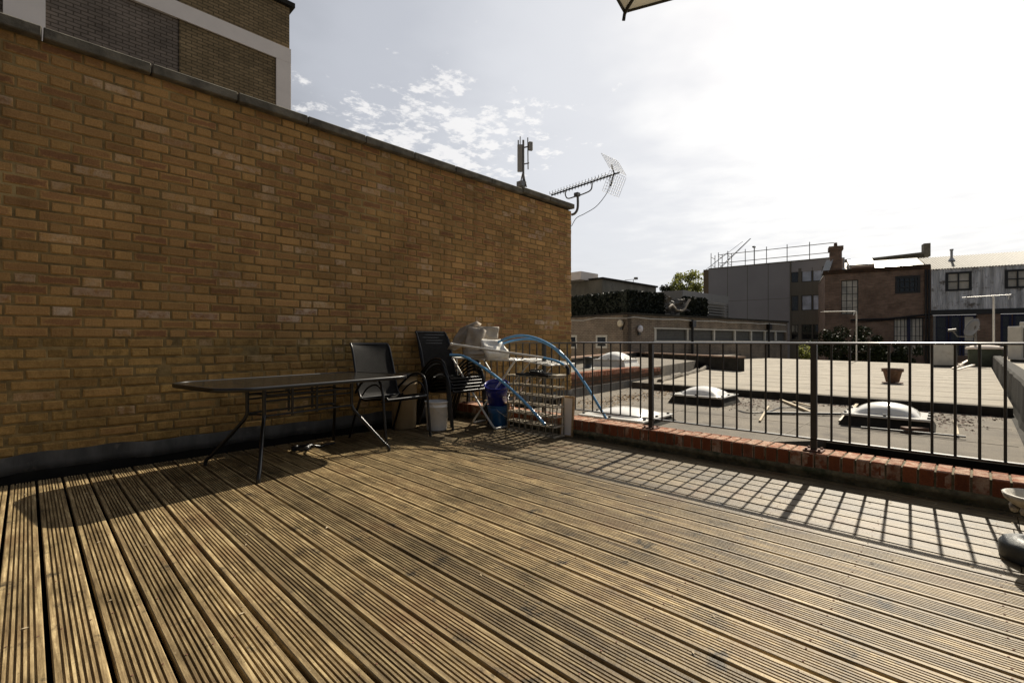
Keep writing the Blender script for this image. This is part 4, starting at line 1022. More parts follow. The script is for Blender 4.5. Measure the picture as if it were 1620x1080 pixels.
mb = MB(); FAR_.box(mb, hs[0]-.1, hs[1], ztp, ztp+.06, -.05, .04); FAR_.box(mb, hs[0]-.1, hs[1], zb_-.07, zb_, -.05, .06); mb.build('window_surround', M['whiteframe'], bA, world=True)
f = None
tposts = [FAR_.sz(x, 525)[0] for x in (1035.5, 1087, 1129, 1162, 1188, 1210, 1227, 1243)]
for a, b in zip(tposts, tposts[1:]):
    mb = MB(); FAR_.box(mb, a, a+.14, zb_, ztp, -.08, .0); nlv = 7
    fr_ = mb.build('window', M['whiteframe'], bA, world=True)
    mb = MB()
    for q in range(nlv): z0 = zb_+(ztp-zb_)*q/nlv; FAR_.box(mb, a+.14, b, z0, z0+(ztp-zb_)/nlv*.75, -.12-.01*(q%2), -.09)
    FAR_.box(mb, a+.1, b+.05, zb_-.02, ztp+.02, -.24, -.2)
    o = mb.build('louvres', M['acdark'], fr_)
    for v in o.data.vertices: v.co = v.co - Vector(bA.location)
FAL.window(wl, bA, M['whiteframe'], M['glass'], 1, 1, .09, .02); FAL.window(wl2, bA, M['whiteframe'], M['glass'], 1, 1, .09, .02)
mb = MB()
for px in (1093, 1214):
    t, _ = FAR_.sz(px, 520); q = FAR_.w(t, .09); mb.tube([(q.x,q.y,GZ+.02),(q.x,q.y,zA-.1)], .06 if px < 1100 else .05, 8); FAR_.box(mb, t-.14, t+.14, zA-.45, zA-.15, .02, .2)
mb.build('downpipe', M['blackmetal'], bA, world=True)
mb = MB(); t0 = FAL.sz(905,505)[0]
P_ = [FAL.w(8.5-k*.85, .1, zA-.12-.05*math.sin(k*2.1)) for k in range(11)] + [FAR_.w(.3+k*1.05, .1, zA-.1-.06*abs(math.sin(k*1.1))) for k in range(14)]
mb.tube([tuple(p) for p in P_], .02, 5); mb.build('cable', M['whiteframe'], bA, world=True)
# round lamps on the wall
def disc_lamp(F_, px, py, r, lb, m):
    t, z = F_.sz(px, py); c = F_.w(t, .12, z); d3 = Vector((F_.n.x, F_.n.y, 0)); tt = thing('wall_lamp', lb, 'lamp', tuple(c))
    q = d3.to_track_quat('Z', 'Y').to_matrix().to_4x4(); mb = MB(); mb.lathe([(0,.05),(r*.7,.045),(r,.01),(r,-.05),(0,-.05)], 24, M=q); mb.build('lens', m, tt)
    mb = MB(); mb.tube([d3*-.13+Vector((0,0,-.02)), d3*-.04+Vector((0,0,-.02))], .05, 8); mb.bar(Vector((0,0,0))-d3*.06, Vector((0,0,-r-.12))-d3*.08, .12, .06, up=d3); mb.build('bracket', M['darkiron'], tt)
disc_lamp(FAL, 984, 511.5, .15, 'round cream floodlight on the corner wall of the low building', mat('cream_lens', (.62,.55,.40), .4, var=.1))
disc_lamp(FAR_, 1010, 520, .15, 'round white lamp right of the corner of the low building', mat('white_lens', (.62,.62,.66), .4, var=.1))

# --- artificial hedge screen on the roof of A
HR = Facade(993, 20.9, (.809,.588)); HL_ = Facade(993, 20.9, (-.588,.809))
hed = thing('hedge_screen', 'dark artificial hedge screen boxed on the low building roof', 'hedge', (*HR.w0, zA)); HT = 3.22
def fuzz(F_, t0, t1, z0, z1, n, m, parent, size=.09):
    mb = MB()
    F_.box(mb, t0, t1, z0, z1-.03, -.35, -.04)
    for i in range(n):
        t = rnd.uniform(t0, t1); z = rnd.uniform(z0, z1); o = rnd.uniform(-.05,.05); p = F_.w(t, o, z)
        if rnd.random() < .15: z = z1+rnd.uniform(-.04,.05); p = F_.w(t, rnd.uniform(-.3,.02), z)
        a = Vector((rnd.uniform(-1,1),rnd.uniform(-1,1),rnd.uniform(-1,1))).normalized()*size*rnd.uniform(.5,1); b = a.cross(Vector((rnd.uniform(-1,1),rnd.uniform(-1,1),rnd.uniform(-1,1)))).normalized()*size*.5
        mb.add([p-a, p-b, p+a, p+b], [(0,1,2,3)])
    return mb.build('foliage', m, parent, world=True)
te = HR.sz(1052, 480)[0]; te2 = HR.sz(1085, 480)[0]; te3 = HR.sz(1119, 480)[0]
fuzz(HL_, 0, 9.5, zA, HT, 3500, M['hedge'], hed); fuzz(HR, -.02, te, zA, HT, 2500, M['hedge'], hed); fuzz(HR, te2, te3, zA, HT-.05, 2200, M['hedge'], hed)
# torn membrane
mb = MB(); NN = 16; vs = []
for i in range(NN+1):
    for j in range(NN+1):
        f, g = i/NN, j/NN; t = te-.15+(te2-te+.3)*f
        z = HT-.02-(HT-zA-.1)*g*(.85+.12*math.sin(f*6)) - .18*math.sin(math.pi*f)*(1-g); o = .05+.13*math.sin(f*11+g*5)*math.sin(g*6+1)+.1*g
        vs.append(HR.w(t, o+rnd.uniform(-.05,.05), z+rnd.uniform(-.04,.04)))
mb.add(vs, [(i*(NN+1)+j, (i+1)*(NN+1)+j, (i+1)*(NN+1)+j+1, i*(NN+1)+j+1) for i in range(NN) for j in range(NN)])
o = mb.build('torn_membrane', M['lead'], hed, world=True)
mb = MB(); P_ = [HR.w(te+(te2-te)*f, .22, z) for f, z in ((0,HT-.65),(.15,HT-.5),(.35,HT-.72),(.6,HT-.75),(.75,HT-.62),(.9,HT-.3),(1.0,HT-.18))]; mb.tube([tuple(p) for p in P_], .06, 6); 
mb.build('torn_edge', M['canvas'], hed, world=True)

# --- concrete block far left
K1 = Facade(953, 30, (.714,.70)); K2 = Facade(953, 30, (-.70,.714)); zK = 4.93
bK = thing('concrete_building', 'plain grey concrete block with white tank housing on its roof', 'building', (*K1.w0, GZ))
mb = MB(); e1, e2 = K1.sz(1038,455)[0], 14.
q = [K1.w(0), K1.w(e1), K1.w(e1,0)-Vector((K2.n.x,K2.n.y,0))*0+Vector((K2.wd.x,K2.wd.y,0))*e2, K2.w(e2)]
po = [(p.x,p.y) for p in q]; mb.prism(po if sum(po[i][0]*po[(i+1)%4][1]-po[(i+1)%4][0]*po[i][1] for i in range(4))>0 else po[::-1], GZ, zK); mb.build('wall', M['concrete'], bK, world=True)
mb = MB(); K1.box(mb, -.1, e1+.1, zK, zK+.12, -.5, .1); K2.box(mb, .4, e2, zK, zK+.12, -.5, .1); mb.build('roof_edge', M['felt_and_shade'], bK, world=True)
mb = MB(); K1.box(mb, -.9, .95, zK, zK+.52, -2.4, -1.0); mb.build('tank_housing', M['whiterender'], bK, world=True)
# tiny aerial on it
ta = thing('television_aerial', 'tiny aerial on the right end of the concrete block roof', 'aerial', tuple(at(1002, 450, 33)))
mb = MB(); mb.tube([(0,0,-.6),(0,0,.35)], .02, 5); a_ = wv(1,0)*.6; mb.tube([(-a_.x,-a_.y,.3),(a_.x*.5,a_.y*.5,.38)], .018, 5); mb.build('mast', M['darkgalv'], ta)
mb = MB(); mb.box((a_.x*.3-.1,a_.y*.3-.1,.35),(a_.x*.3+.1,a_.y*.3+.1,.5)); mb.build('head', M['darkgalv'], ta)

# --- louvred plant enclosure
V1 = Facade(1080, 27, (.74,.67)); V2 = Facade(1080, 27, (-.67,.74)); zV = 3.93
pe = thing('plant_enclosure', 'light grey louvred roof plant enclosure behind the hedge screen', 'plant enclosure', (*V1.w0, zA))
mb = MB(); ev = V1.sz(1153, 480)[0]
V1.box(mb, 0, ev, zV-.5, zV, -.1, 0); V2.box(mb, .0+.001, 3.2, 2.0, zV-.003, -.1, -.002); V1.box(mb, 0, ev, GZ+4, zV-.5, -.35, -.25); 
for t in (0, ev*.5, ev-.08): V1.box(mb, t, t+.08, 1., zV-.5, -.12, .003)
mb.build('casing', M['plant'], pe, world=True)
mb = MB()
for k in range(16): z = zV-.62-k*.17; V1.box(mb, .09, ev-.09, z, z+.07, -.2, -.02)
mb.build('louvres', M['plant'], pe, world=True)

# --- B: modern grey building
FB = Facade(1250, 43, (-.786,.618)); zB = 8.2
bB = thing('grey_clad_building', 'modern dark grey clad building with flat roof and paired windows', 'building', (*FB.w0, GZ))
tL = FB.sz(1121, 426)[0]; tR = FB.sz(1330, 408)[0]
mb = MB(); FB.box(mb, 0, tL, GZ, zB, -9, 0); mb.build('render_wall', M['greyclad'], bB, world=True)
mb = MB(); FB.box(mb, tL+.002, tL+.5, GZ, zB-.02, -9, -.002); mb.build('side_wall', M['browncl'], bB, world=True)
rows = [(424, 446), (467, 491), (513, 537)]; cols = [(1249.5, 1263), (1268, 1284.5), (1285.5, 1301), (1303.5, 1318)]
holes = []
for (y0, y1) in rows:
    for (x0, x1) in cols:
        a = FB.sz(x0, y0)[0]; b = FB.sz(x1, y0)[0]; zt_ = FB.sz(1270, y0)[1]; zb = FB.sz(1270, y1)[1]; holes.append((min(a,b), max(a,b), zb, zt_))
mb = MB(); FB.wall(mb, tR, -.02, GZ, zB-.95, .3, holes); FB.box(mb, tR, -.02, GZ, zB-1, -9, -.45); mb.build('panel_wall', M['darkclad'], bB, world=True)
mb = MB(); FB.box(mb, tR, -.02, zB-.95, zB, -9, -.001); mb.build('fascia', M['greyclad'], bB, world=True)
for i, h in enumerate(holes):
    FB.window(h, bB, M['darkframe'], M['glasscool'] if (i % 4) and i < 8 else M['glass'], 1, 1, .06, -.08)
mb = MB(); FB.box(mb, -.1, .02, GZ, zB+.02, -.1, .04); FB.box(mb, tR, tL, zB, zB+.08, -.3, .05)
for k in range(1, 4): FB.box(mb, tL*k/4-.02, tL*k/4+.02, GZ, zB-.005, -.05, .006)
FB.box(mb, .03, tL-.03, zB-3.3, zB-3.27, -.05, .005); FB.box(mb, .03, tL-.03, zB-6.6, zB-6.57, -.05, .005); mb.build('trim', M['darkclad'], bB, world=True)
# scaffold guard rail on B
sc = thing('scaffold_rail', 'scaffold tube guard rail along the roof of the grey clad building', 'scaffold rail', (*FB.w(2,-.8).xy, zB))
mb = MB(); t0, t1 = FB.sz(1133,415)[0], FB.sz(1318,400)[0]
for dz in (.62, 1.45): p, q = FB.w(t0, -.8, zB+dz*1.0), FB.w(t1, -.8, zB+dz); mb.tube([p, q], .035, 6)
for px in (1148,1176,1210,1243,1279): t = FB.sz(px, 410)[0]; p = FB.w(t, -.8, zB); mb.tube([p, p+Vector((0,0,1.75))], .035, 6)
for dx in (-.9, 0, .7): 
    p = FB.w(t0+dx, -.8, zB); mb.tube([p, p+Vector((0,0,1.7))], .035, 6)
    q = FB.w(t0+dx, -2.2, zB); mb.tube([q, q+Vector((0,0,1.7))], .035, 6); 
    for dz in (.5, 1.3): mb.tube([p+Vector((0,0,dz)), q+Vector((0,0,dz))], .03, 6)
mb.build('tubes', M['darkgalv'], sc, world=True)
sl_ = thing('street_lamp', 'small lamp head on a thin post above the grey building roof', 'lamp post', tuple(FB.w(FB.sz(1189,405)[0], -1.2, zB)))
mb = MB(); mb.tube([(0,0,0),(0,0,1.9)], .05, 6); mb.build('post', M['darkgalv'], sl_); mb = MB(); mb.box((-.3,-.1,1.85),(.12,.1,1.97)); mb.build('lamp_head', M['darkgalv'], sl_)

# --- C: dark red brick house and D: corrugated house (one plane)
FC = Facade(1400, 32, (-.869,.494))
bC = thing('dark_brick_house', 'dark red brick house with chimney and tall multi pane window', 'house', (*FC.w0, GZ))
zC = 6.02; cL = FC.sz(1305, 430)[0]; cR = FC.sz(1472.5, 430)[0]
h1 = FC.rect(1331, 443, 1358, 497); h2 = FC.rect(1416, 436, 1456, 464); h3 = FC.rect(1414, 502, 1461.5, 560)
mb = MB(); FC.wall(mb, cR, cL, GZ, zC-.3, .35, [h1, h2, h3]); FC.box(mb, cL-.3, cL-.001, GZ, zC-.305, -7, -.351); FC.box(mb, cR+.02, cL-.31, GZ, 0.2, -7, -.36)
mb.build('wall', M['brickC'], bC, world=True)
mb = MB(); FC.box(mb, cR, cL+.12, zC-.3, zC-.12, -.4, .08); FC.box(mb, cR, cL+.1, zC-.12, zC, -.4, .02); mb.build('parapet', M['brickP'], bC, world=True)
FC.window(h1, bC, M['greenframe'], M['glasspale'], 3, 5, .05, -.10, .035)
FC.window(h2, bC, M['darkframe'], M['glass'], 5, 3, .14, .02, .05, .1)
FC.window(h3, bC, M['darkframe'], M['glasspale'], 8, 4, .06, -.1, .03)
mb = MB(); tm = FC.sz(1438, 520)[0]; FC.box(mb, tm-.09, tm+.09, h3[2], h3[3], -.1, -.02)
mb.build('blue_post', M['blueframe'], bC, world=True)
mb = MB()
for px in (1464, 1469): t = FC.sz(px, 450)[0]; q = FC.w(t, .1); mb.tube([(q.x,q.y,GZ+.03),(q.x,q.y,zC-.35)], .055, 8)
za, zb = FC.sz(1360,505)[1], FC.sz(1472,497)[1]; p, q = FC.w(FC.sz(1345,505)[0], .1, za-.05), FC.w(cR, .1, zb); mb.tube([p, p.lerp(q,.5)+Vector((0,0,-.1)), q], .06, 8); mb.tube([p+Vector((0,0,-.15)), q+Vector((0,0,-.22))], .03, 6)
mb.build('pipework', M['blackmetal'], bC, world=True)
# roof slope of C
mb = MB(); e0, e1 = FC.w(cR, -.4, zC-.25), FC.w(cL, -.4, zC-.25); r0, r1 = FC.w(cR, -3.6, zC+.95), FC.w(cL-.5, -3.6, zC+.95)
b0, b1 = FC.w(cR, -7, zC-.2), FC.w(cL, -7, zC-.2)
mb.add([e0,e1,r1,r0,b0,b1], [(0,1,2,3),(3,2,5,4),(1,5,2),(0,3,4)]); mb.build('roof', M['corrroof'], bC, world=True)
def on_roof(t, g, lift=0): a, b = FC.w(t, -.4, zC-.25), FC.w(t, -3.6, zC+.95); return a.lerp(b, g)+Vector((0,0,lift))
def roof_panel(t0, t1, g0, g1, lift, m, name):
    mb = MB(); q = [on_roof(t0,g0,0), on_roof(t1,g0,0), on_roof(t1,g1,0), on_roof(t0,g1,0)]; q2 = [p+Vector((0,0,lift)) for p in q]
    mb.add(q+q2, [(4,5,6,7),(0,1,5,4),(1,2,6,5),(2,3,7,6),(3,0,4,7)]); return mb.build(name, m, bC, world=True)
s1, s2, s3, s4 = FC.sz(1351,425)[0], FC.sz(1387,425)[0], FC.sz(1388,425)[0], FC.sz(1452,425)[0]
roof_panel(s1, s2, .22, .72, .28, M['brickC'], 'dormer'); roof_panel(s1+.1, s2-.1, .3, .78, .36, M['whiteframe'], 'dormer_lid')
roof_panel(s3-.05, s4, .2, .8, .07, mat('roof_glass', (.5,.5,.48), .16, metal=.6, var=.05), 'roof_light')
# chimney
ctp = FC.sz(1323, 388); ca, cb2 = FC.sz(1314,400)[0], FC.sz(1333,400)[0]
mb = MB(); FC.box(mb, cb2, ca, zC-.6, ctp[1]-.28, -1.1, -.35); FC.box(mb, cb2-.08, ca+.08, ctp[1]-.28, ctp[1], -1.18, -.27); 
ch = mb.build('chimney', M['brickC'], bC, world=True)
mb = MB(); q = FC.w((ca+cb2)/2, -.7); mb.lathe([(.12,ctp[1]),(.1,ctp[1]+.3),(.07,ctp[1]+.3),(.07,ctp[1])], 12, (q.x-bC.location.x, q.y-bC.location.y, -bC.location.z)); mb.build('chimney_pot', M['terracotta'], ch)
mb = MB(); p, q = FC.w(cL, -.1, zC-.2), FC.w(ca, -.5, zC+.8); mb.bar(p, q, .5, .06); q = FC.w(FC.sz(1337,410)[0], -1.2, 0); mb.tube([(q.x,q.y,zC),(q.x,q.y,zC+1.0)], .09, 8); mb.lathe([(.22,0),(.02,.25)], 10, (q.x,q.y,zC+.1)); mb.build('flue', M['galv'], bC, world=True)
# dark ridge and box behind
mb = MB(); t0, t1 = FC.sz(1340,400)[0], FC.sz(1495,395)[0]; a, b = FC.w(t0,-5.0,0), FC.w(t1,-5.0,0)
za = 1+(540-404)/FPX*(36.6); mb.bar(Vector((a.x,a.y,zC+1.15)), Vector((b.x,b.y,zC+1.45)), .3, .16)
FC.box(mb, FC.sz(1494,390)[0]-.35, FC.sz(1480,390)[0]-.4, zC+1.2, zC+2.15, -5.6, -4.9); FC.box(mb, FC.sz(1345,400)[0]-.5, FC.sz(1335,400)[0]-.4, zC+.8, zC+1.35, -5.2, -4.6)
wb0, wb1 = FC.w(t0,-5.0,0), FC.w(t1,-5.0,0); mb.add([(wb0.x,wb0.y,zC-.4),(wb1.x,wb1.y,zC-.4),(wb1.x,wb1.y,zC+1.44),(wb0.x,wb0.y,zC+1.14)], [(0,1,2,3)]); mb.build('rear_ridge', M['concrete'], bC, world=True)

bD = thing('corrugated_house', 'house clad in pale corrugated metal with blue framed ground floor', 'house', (*FC.w(cR-3).xy, GZ))
dR = FC.sz(1700, 430)[0]; zD = 5.66; zDl = FC.sz(1540, 489)[1]
g1_, g2_ = FC.rect(1496, 430, 1537, 460), FC.rect(1590, 426, 1630, 456)
def corr_wall(F_, t0, t1, z0, z1, holes, per=.11, amp=.018):
    mb = MB(); n = int((t1-t0)/per*6); last = None
    zs = sorted({z0, z1, *[h[2] for h in holes], *[h[3] for h in holes]})
    for i in range(n):
        a, b = t0+(t1-t0)*i/n, t0+(t1-t0)*(i+1)/n; oa, ob = amp*math.sin(a/per*2*math.pi), amp*math.sin(b/per*2*math.pi)
        for c, d in zip(zs, zs[1:]):
            if any(h[0] < (a+b)/2 < h[1] and h[2] < (c+d)/2 < h[3] for h in holes): continue
            mb.add([F_.w(a,oa,c), F_.w(b,ob,c), F_.w(b,ob,d), F_.w(a,oa,d)], [(0,1,2,3)])
    return mb
corr_wall(FC, dR, cR-.02, zDl, zD, [g1_, g2_]).build('corrugated_cladding', M['corrwall'], bD, world=True)
mb = MB(); FC.wall(mb, dR, cR-.03, GZ, zD-.02, .3, [g1_, g2_, (dR-.1, cR-.1, .1, zDl-.3)]); FC.box(mb, dR, cR-.1, GZ, zDl-.3, -1.2, -1.0)
for v in mb.v: v -= Vector((FC.n.x, FC.n.y, 0))*.03
mb.build('wall', M['brickC'], bD, world=True)
mb = MB(); FC.box(mb, dR, cR-.03, zDl-.32, zDl+.0, -.3, .06); mb.build('lintel', M['darkframe'], bD, world=True)
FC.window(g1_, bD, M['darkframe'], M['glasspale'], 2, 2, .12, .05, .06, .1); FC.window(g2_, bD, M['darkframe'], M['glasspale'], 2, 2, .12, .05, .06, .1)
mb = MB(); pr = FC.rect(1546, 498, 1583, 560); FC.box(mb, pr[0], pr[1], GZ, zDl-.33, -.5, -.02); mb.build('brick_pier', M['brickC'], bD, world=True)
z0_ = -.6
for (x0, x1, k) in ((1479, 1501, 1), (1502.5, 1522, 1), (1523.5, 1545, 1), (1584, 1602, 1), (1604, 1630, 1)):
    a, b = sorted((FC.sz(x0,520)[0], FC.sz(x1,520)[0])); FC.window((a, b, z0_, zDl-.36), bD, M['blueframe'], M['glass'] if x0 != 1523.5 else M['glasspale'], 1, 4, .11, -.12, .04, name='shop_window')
# corrugated roof of D
mb = MB(); t0, t1 = dR, FC.sz(1474, 426)[0]; n = int((t1-t0)/.14*6); zr = zD+1.25
for i in range(n):
    a, b = t0+(t1-t0)*i/n, t0+(t1-t0)*(i+1)/n; oa, ob = .02*math.sin(a/.14*6.283), .02*math.sin(b/.14*6.283)
    mb.add([FC.w(a,.12,zD+oa), FC.w(b,.12,zD+ob), FC.w(b,-3.4,zr+ob), FC.w(a,-3.4,zr+oa)], [(0,1,2,3)])
    mb.add([FC.w(a,-3.4,zr+oa), FC.w(b,-3.4,zr+ob), FC.w(b,-7,zD+ob), FC.w(a,-7,zD+oa)], [(0,1,2,3)])
mb.build('roof', M['corrroof'], bD, world=True)
mb = MB(); q = FC.w(FC.sz(1521,405)[0], -2.0, zD+.72); mb.tube([q, q+Vector((0,0,.75))], .07, 8); mb.tube([q+Vector((0,0,.7)), q+Vector((0,0,.8))], .1, 8); mb.lathe([(.22,0),(.08,.22)], 10, q); mb.build('flue', M['galv'], bD, world=True)
mb = MB(); q = FC.w(cR-.15, .12); mb.tube([(q.x,q.y,GZ+.02),(q.x,q.y,zDl-.35)], .07, 8); mb.build('downpipe', M['plant'], bD, world=True)

# --- tower block behind the wall
VT = 13.6
tw = thing('tower_block', 'brick tower block with off white concrete frame rising behind the boundary wall', 'building', (0, VT, GZ)); TZ = -GZ
mb = MB(); mb.box((-14, 0, 0), (2.54, 9, TZ+10.22)); mb.box((2.54,.004,TZ+0),(5.10,9,TZ+1)); mb.build('grey_brick_wall', M['brickT'], tw)
mb = MB(); mb.box((2.545, -.03, 0), (5.08, 9, TZ+10.2)); mb.build('tan_brick_wall', M['brickT2'], tw)
mb = MB()
for a, b in ((4.72,5.10),(-.32,.27),(-5.6,-5.0)): mb.box((a, -.075, 0), (b, -.034 if a > 1 else -.002, TZ+9.02))
mb.box((2.5, -.078, TZ+8.66), (5.103, -.033, TZ+9.05)); mb.box((-14, -.078, TZ+8.66), (2.5, -.003, TZ+9.05)); mb.box((5.082,-.07,0),(5.105,9.0,TZ+9.04)); mb.build('concrete_frame', M['whiterender'], tw)
mb = MB(); mb.box((-14,-.12,TZ+10.22),(5.2,9.1,TZ+10.34)); mb.build('coping', M['felt_and_shade'], tw)

# --- mobile mast
mm = thing('mobile_mast', 'mobile phone mast with pale panel antennas rising behind the wall', 'mast', tuple(at(828, 540, 24).xy)+(GZ,)); ZM = 24
def mp_(px, py): p = at(px, py, ZM); return p
mb = MB(); mb.tube([mp_(829,216+80)-Vector((0,0,13)), mp_(828,222)], .055, 8); mb.tube([mp_(820,222), mp_(820,250)], .035, 6); mb.tube([mp_(823,216), mp_(823,235)], .025, 6); mb.build('pole', M['darkgalv'], mm, world=True)
for pxs, dd_ in (((818.5,826.5,229,272), 0.),):
    mb = MB(); a, b = mp_(pxs[0],pxs[3]), mp_(pxs[1],pxs[2]); c = (a+b)/2; hx = (mp_(pxs[1],250)-mp_(pxs[0],250)).length/2
    mb.bbox((-hx,-.06,-(b.z-a.z)/2),(hx,.06,(b.z-a.z)/2),.02,Matrix.Translation(c)@Matrix.Rotation(R(-45),4,'Z')); mb.build('panel_antenna', M['plant'], mm, world=True)
mb = MB(); c = mp_(839.5,231.5); mb.bbox((-.1,-.07,-.22),(.1,.07,.22),.02,Matrix.Translation(c)@Matrix.Rotation(R(-25),4,'Z')); mb.build('panel_antenna', M['plant'], mm, world=True)
mb = MB(); mb.tube([mp_(835,218), mp_(835.5,268)], .03, 6); mb.tube([mp_(827,234), mp_(836,232)], .035, 6); mb.tube([mp_(828,260), mp_(837,258)], .03, 6)
mb.tube([mp_(822,296), mp_(826,278), mp_(828,270)], .035, 6); mb.tube([mp_(833,296), mp_(830,284), mp_(828,272)], .035, 6); mb.box(*[tuple(x) for x in (mp_(825,292)-Vector((.15,.15,.1)), mp_(825,292)+Vector((.2,.2,.15)))])
mb.build('bracket', M['darkgalv'], mm, world=True)

# --- television aerial on the wall end
tv = thing('television_aerial', 'large television aerial with mesh reflector bracketed to the wall end', 'aerial', (6.62, 5.1, 2.9))
ZA0 = 8.3
def ap(px, py, dz=0): return at(px, py, ZA0+dz)
mb = MB(); mb.tube(bez([ap(904,340), ap(910,337), ap(914,328), ap(914,306)], 6), .022, 8); mb.build('wall_bracket', M['darkgalv'], tv, world=True)
mb = MB(); mb.tube(bez([ap(894,302), ap(895,310), ap(899,314), ap(910,311), ap(925,306), ap(935,300), ap(937,289)], 6), .012, 6); mb.box(*[tuple(x) for x in (ap(913,308)-Vector((.04,.04,.03)), ap(913,308)+Vector((.04,.04,.03)))]); mb.build('cradle', M['darkgalv'], tv, world=True)
mb = MB(); b0, b1 = ap(872,309,.5), ap(980,273,-.55); mb.tube([b0, b1], .013, 6); bd = (b1-b0).normalized()
el = Vector((bd.y, -bd.x, 0)).normalized(); up = el.cross(bd).normalized()
for k in range(19):
    c = b0.lerp(b1, .02+k*.046); l = .075
    mb.tube([c-el*l+up*.015, c+el*l+up*.015], .006, 5); mb.tube([c-up*.02, c+up*.035], .006, 5)
    mb.tube([c-el*l+up*.045, c-el*l-up*.01], .005, 4); mb.tube([c+el*l+up*.045, c+el*l-up*.01], .005, 4)
mb.tube([b0.lerp(b1,.88)-up*.18, b0.lerp(b1,.93)+up*.02, b0.lerp(b1,.90)+up*.17], .012, 6)
mb.build('boom', M['darkiron'], tv, world=True)
mb = MB(); rc = b0.lerp(b1, .99)
for sgn in (1, -1):
    d1 = (up*sgn*.9 - bd*.12 + bd*(.0)).normalized(); 
    d1 = (up*sgn*math.cos(R(28)) - bd*math.sin(R(28))).normalized()
    for i in range(8): f = .02+i*.047; mb.tube([rc+d1*f-el*.24, rc+d1*f+el*.24], .0028, 4)
    for i in range(9): g = -.24+i*.06; mb.tube([rc+d1*.02+el*g, rc+d1*.35+el*g], .0028, 4)
mb.build('mesh_reflector', M['darkgalv'], tv, world=True)
mb = MB(); mb.tube(bez([ap(965,280), ap(963,300), ap(945,325), ap(925,338), ap(912,345), ap(904,358)], 8), .006, 5); mb.build('cable', M['blackmetal'], tv, world=True)

# --- crane
crn = thing('tower_crane', 'pale lattice crane jib rising beyond the scaffold rail', 'crane', (*at(1140,540,150).xy, GZ))
mb = MB(); a, b = at(1140,424,150), at(1188,377,150); dn = (b-a).normalized(); pr_ = Vector((S, -Cc, 0)); up3 = dn.cross(pr_).normalized()
if up3.z < 0: up3 = -up3
for o in (Vector((0,0,0)), up3*1.6, ): mb.tube([a+o, b+o*.3], .09, 5)
n = 18
for i in range(n): f, g = i/n, (i+1)/n; mb.tube([a.lerp(b,f)+(up3*1.6*(1-.7*f) if i%2 else Vector()), a.lerp(b,g)+(up3*1.6*(1-.7*g) if (i+1)%2 else Vector())], .05, 4)
mb.tube([a, at(1138,470,150)-Vector((0,0,18))], .5, 6)
mb.tube([at(1115,428,150), at(1175,382,150)], .06, 4); mb.tube([at(1100,440,150), at(1150,400,150)], .05, 4)
mb.build('jib', M['galv'], crn, world=True)

# --- trees and shrubs
def leaves(mb, c, rx, rz, n, size, lumps=14, seed=1):
    r_ = random.Random(seed); L_ = []
    for i in range(lumps):
        while True:
            p = Vector((r_.uniform(-1,1), r_.uniform(-1,1), r_.uniform(-1,1)))
            if p.length < 1: break
        L_.append((Vector((p.x*rx, p.y*rx, p.z*rz)), r_.uniform(.28,.52)*min(rx,rz)))
    for i in range(n):
        q, r = r_.choice(L_); v = Vector((r_.gauss(0,1), r_.gauss(0,1), r_.gauss(0,1))).normalized()*r*(r_.random()**.4)
        p = Vector(c)+q+v; a = Vector((r_.uniform(-1,1),r_.uniform(-1,1),r_.uniform(-1,1))).normalized()*size*r_.uniform(.5,1.2)
        b = a.cross(Vector((r_.uniform(-1,1),r_.uniform(-1,1),r_.uniform(-1,1)))).normalized()*size*.55
        mb.add([p-a, p-b, p+a, p+b], [(0,1,2,3)])
    return L_
def tree(lb, px, py, Z, rx, rz, n, size, m, seed, name='leafy_tree', group=None, cat='tree'):
    c = at(px, py, Z); t = thing(name, lb, cat, (c.x, c.y, GZ), 0, group)
    mb = MB(); LL_ = leaves(mb, (0,0,c.z-GZ), rx, rz, n, size, 30, seed); mb.build('crown', m, t)
    mb = MB(); mb.tube([(0,0,0),(.1,0,(c.z-GZ)*.5),(0,.05,c.z-GZ-rz*.3)], .25*rx/2.5, 8, r2=.1*rx/2.5)
    for q, r in LL_[:9]: mb.tube([(0,.05,c.z-GZ-rz*.5), q*.5+Vector((0,0,c.z-GZ-rz*.1)), q+Vector((0,0,c.z-GZ))], .09*rx/2.5, 5, r2=.02)
    mb.build('trunk', M['bark'], t); return t
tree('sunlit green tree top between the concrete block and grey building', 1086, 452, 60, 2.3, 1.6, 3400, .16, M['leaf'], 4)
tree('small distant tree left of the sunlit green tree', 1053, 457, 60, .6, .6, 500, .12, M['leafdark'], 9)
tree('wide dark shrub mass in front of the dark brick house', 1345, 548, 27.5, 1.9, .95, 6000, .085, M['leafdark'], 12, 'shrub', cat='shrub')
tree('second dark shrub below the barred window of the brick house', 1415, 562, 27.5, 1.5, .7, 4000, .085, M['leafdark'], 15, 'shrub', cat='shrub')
tree('small yellowish sunlit shrub beside the roof edge', 1274, 560, 25.5, .42, .55, 900, .06, M['leaf'], 21, 'shrub', cat='shrub')

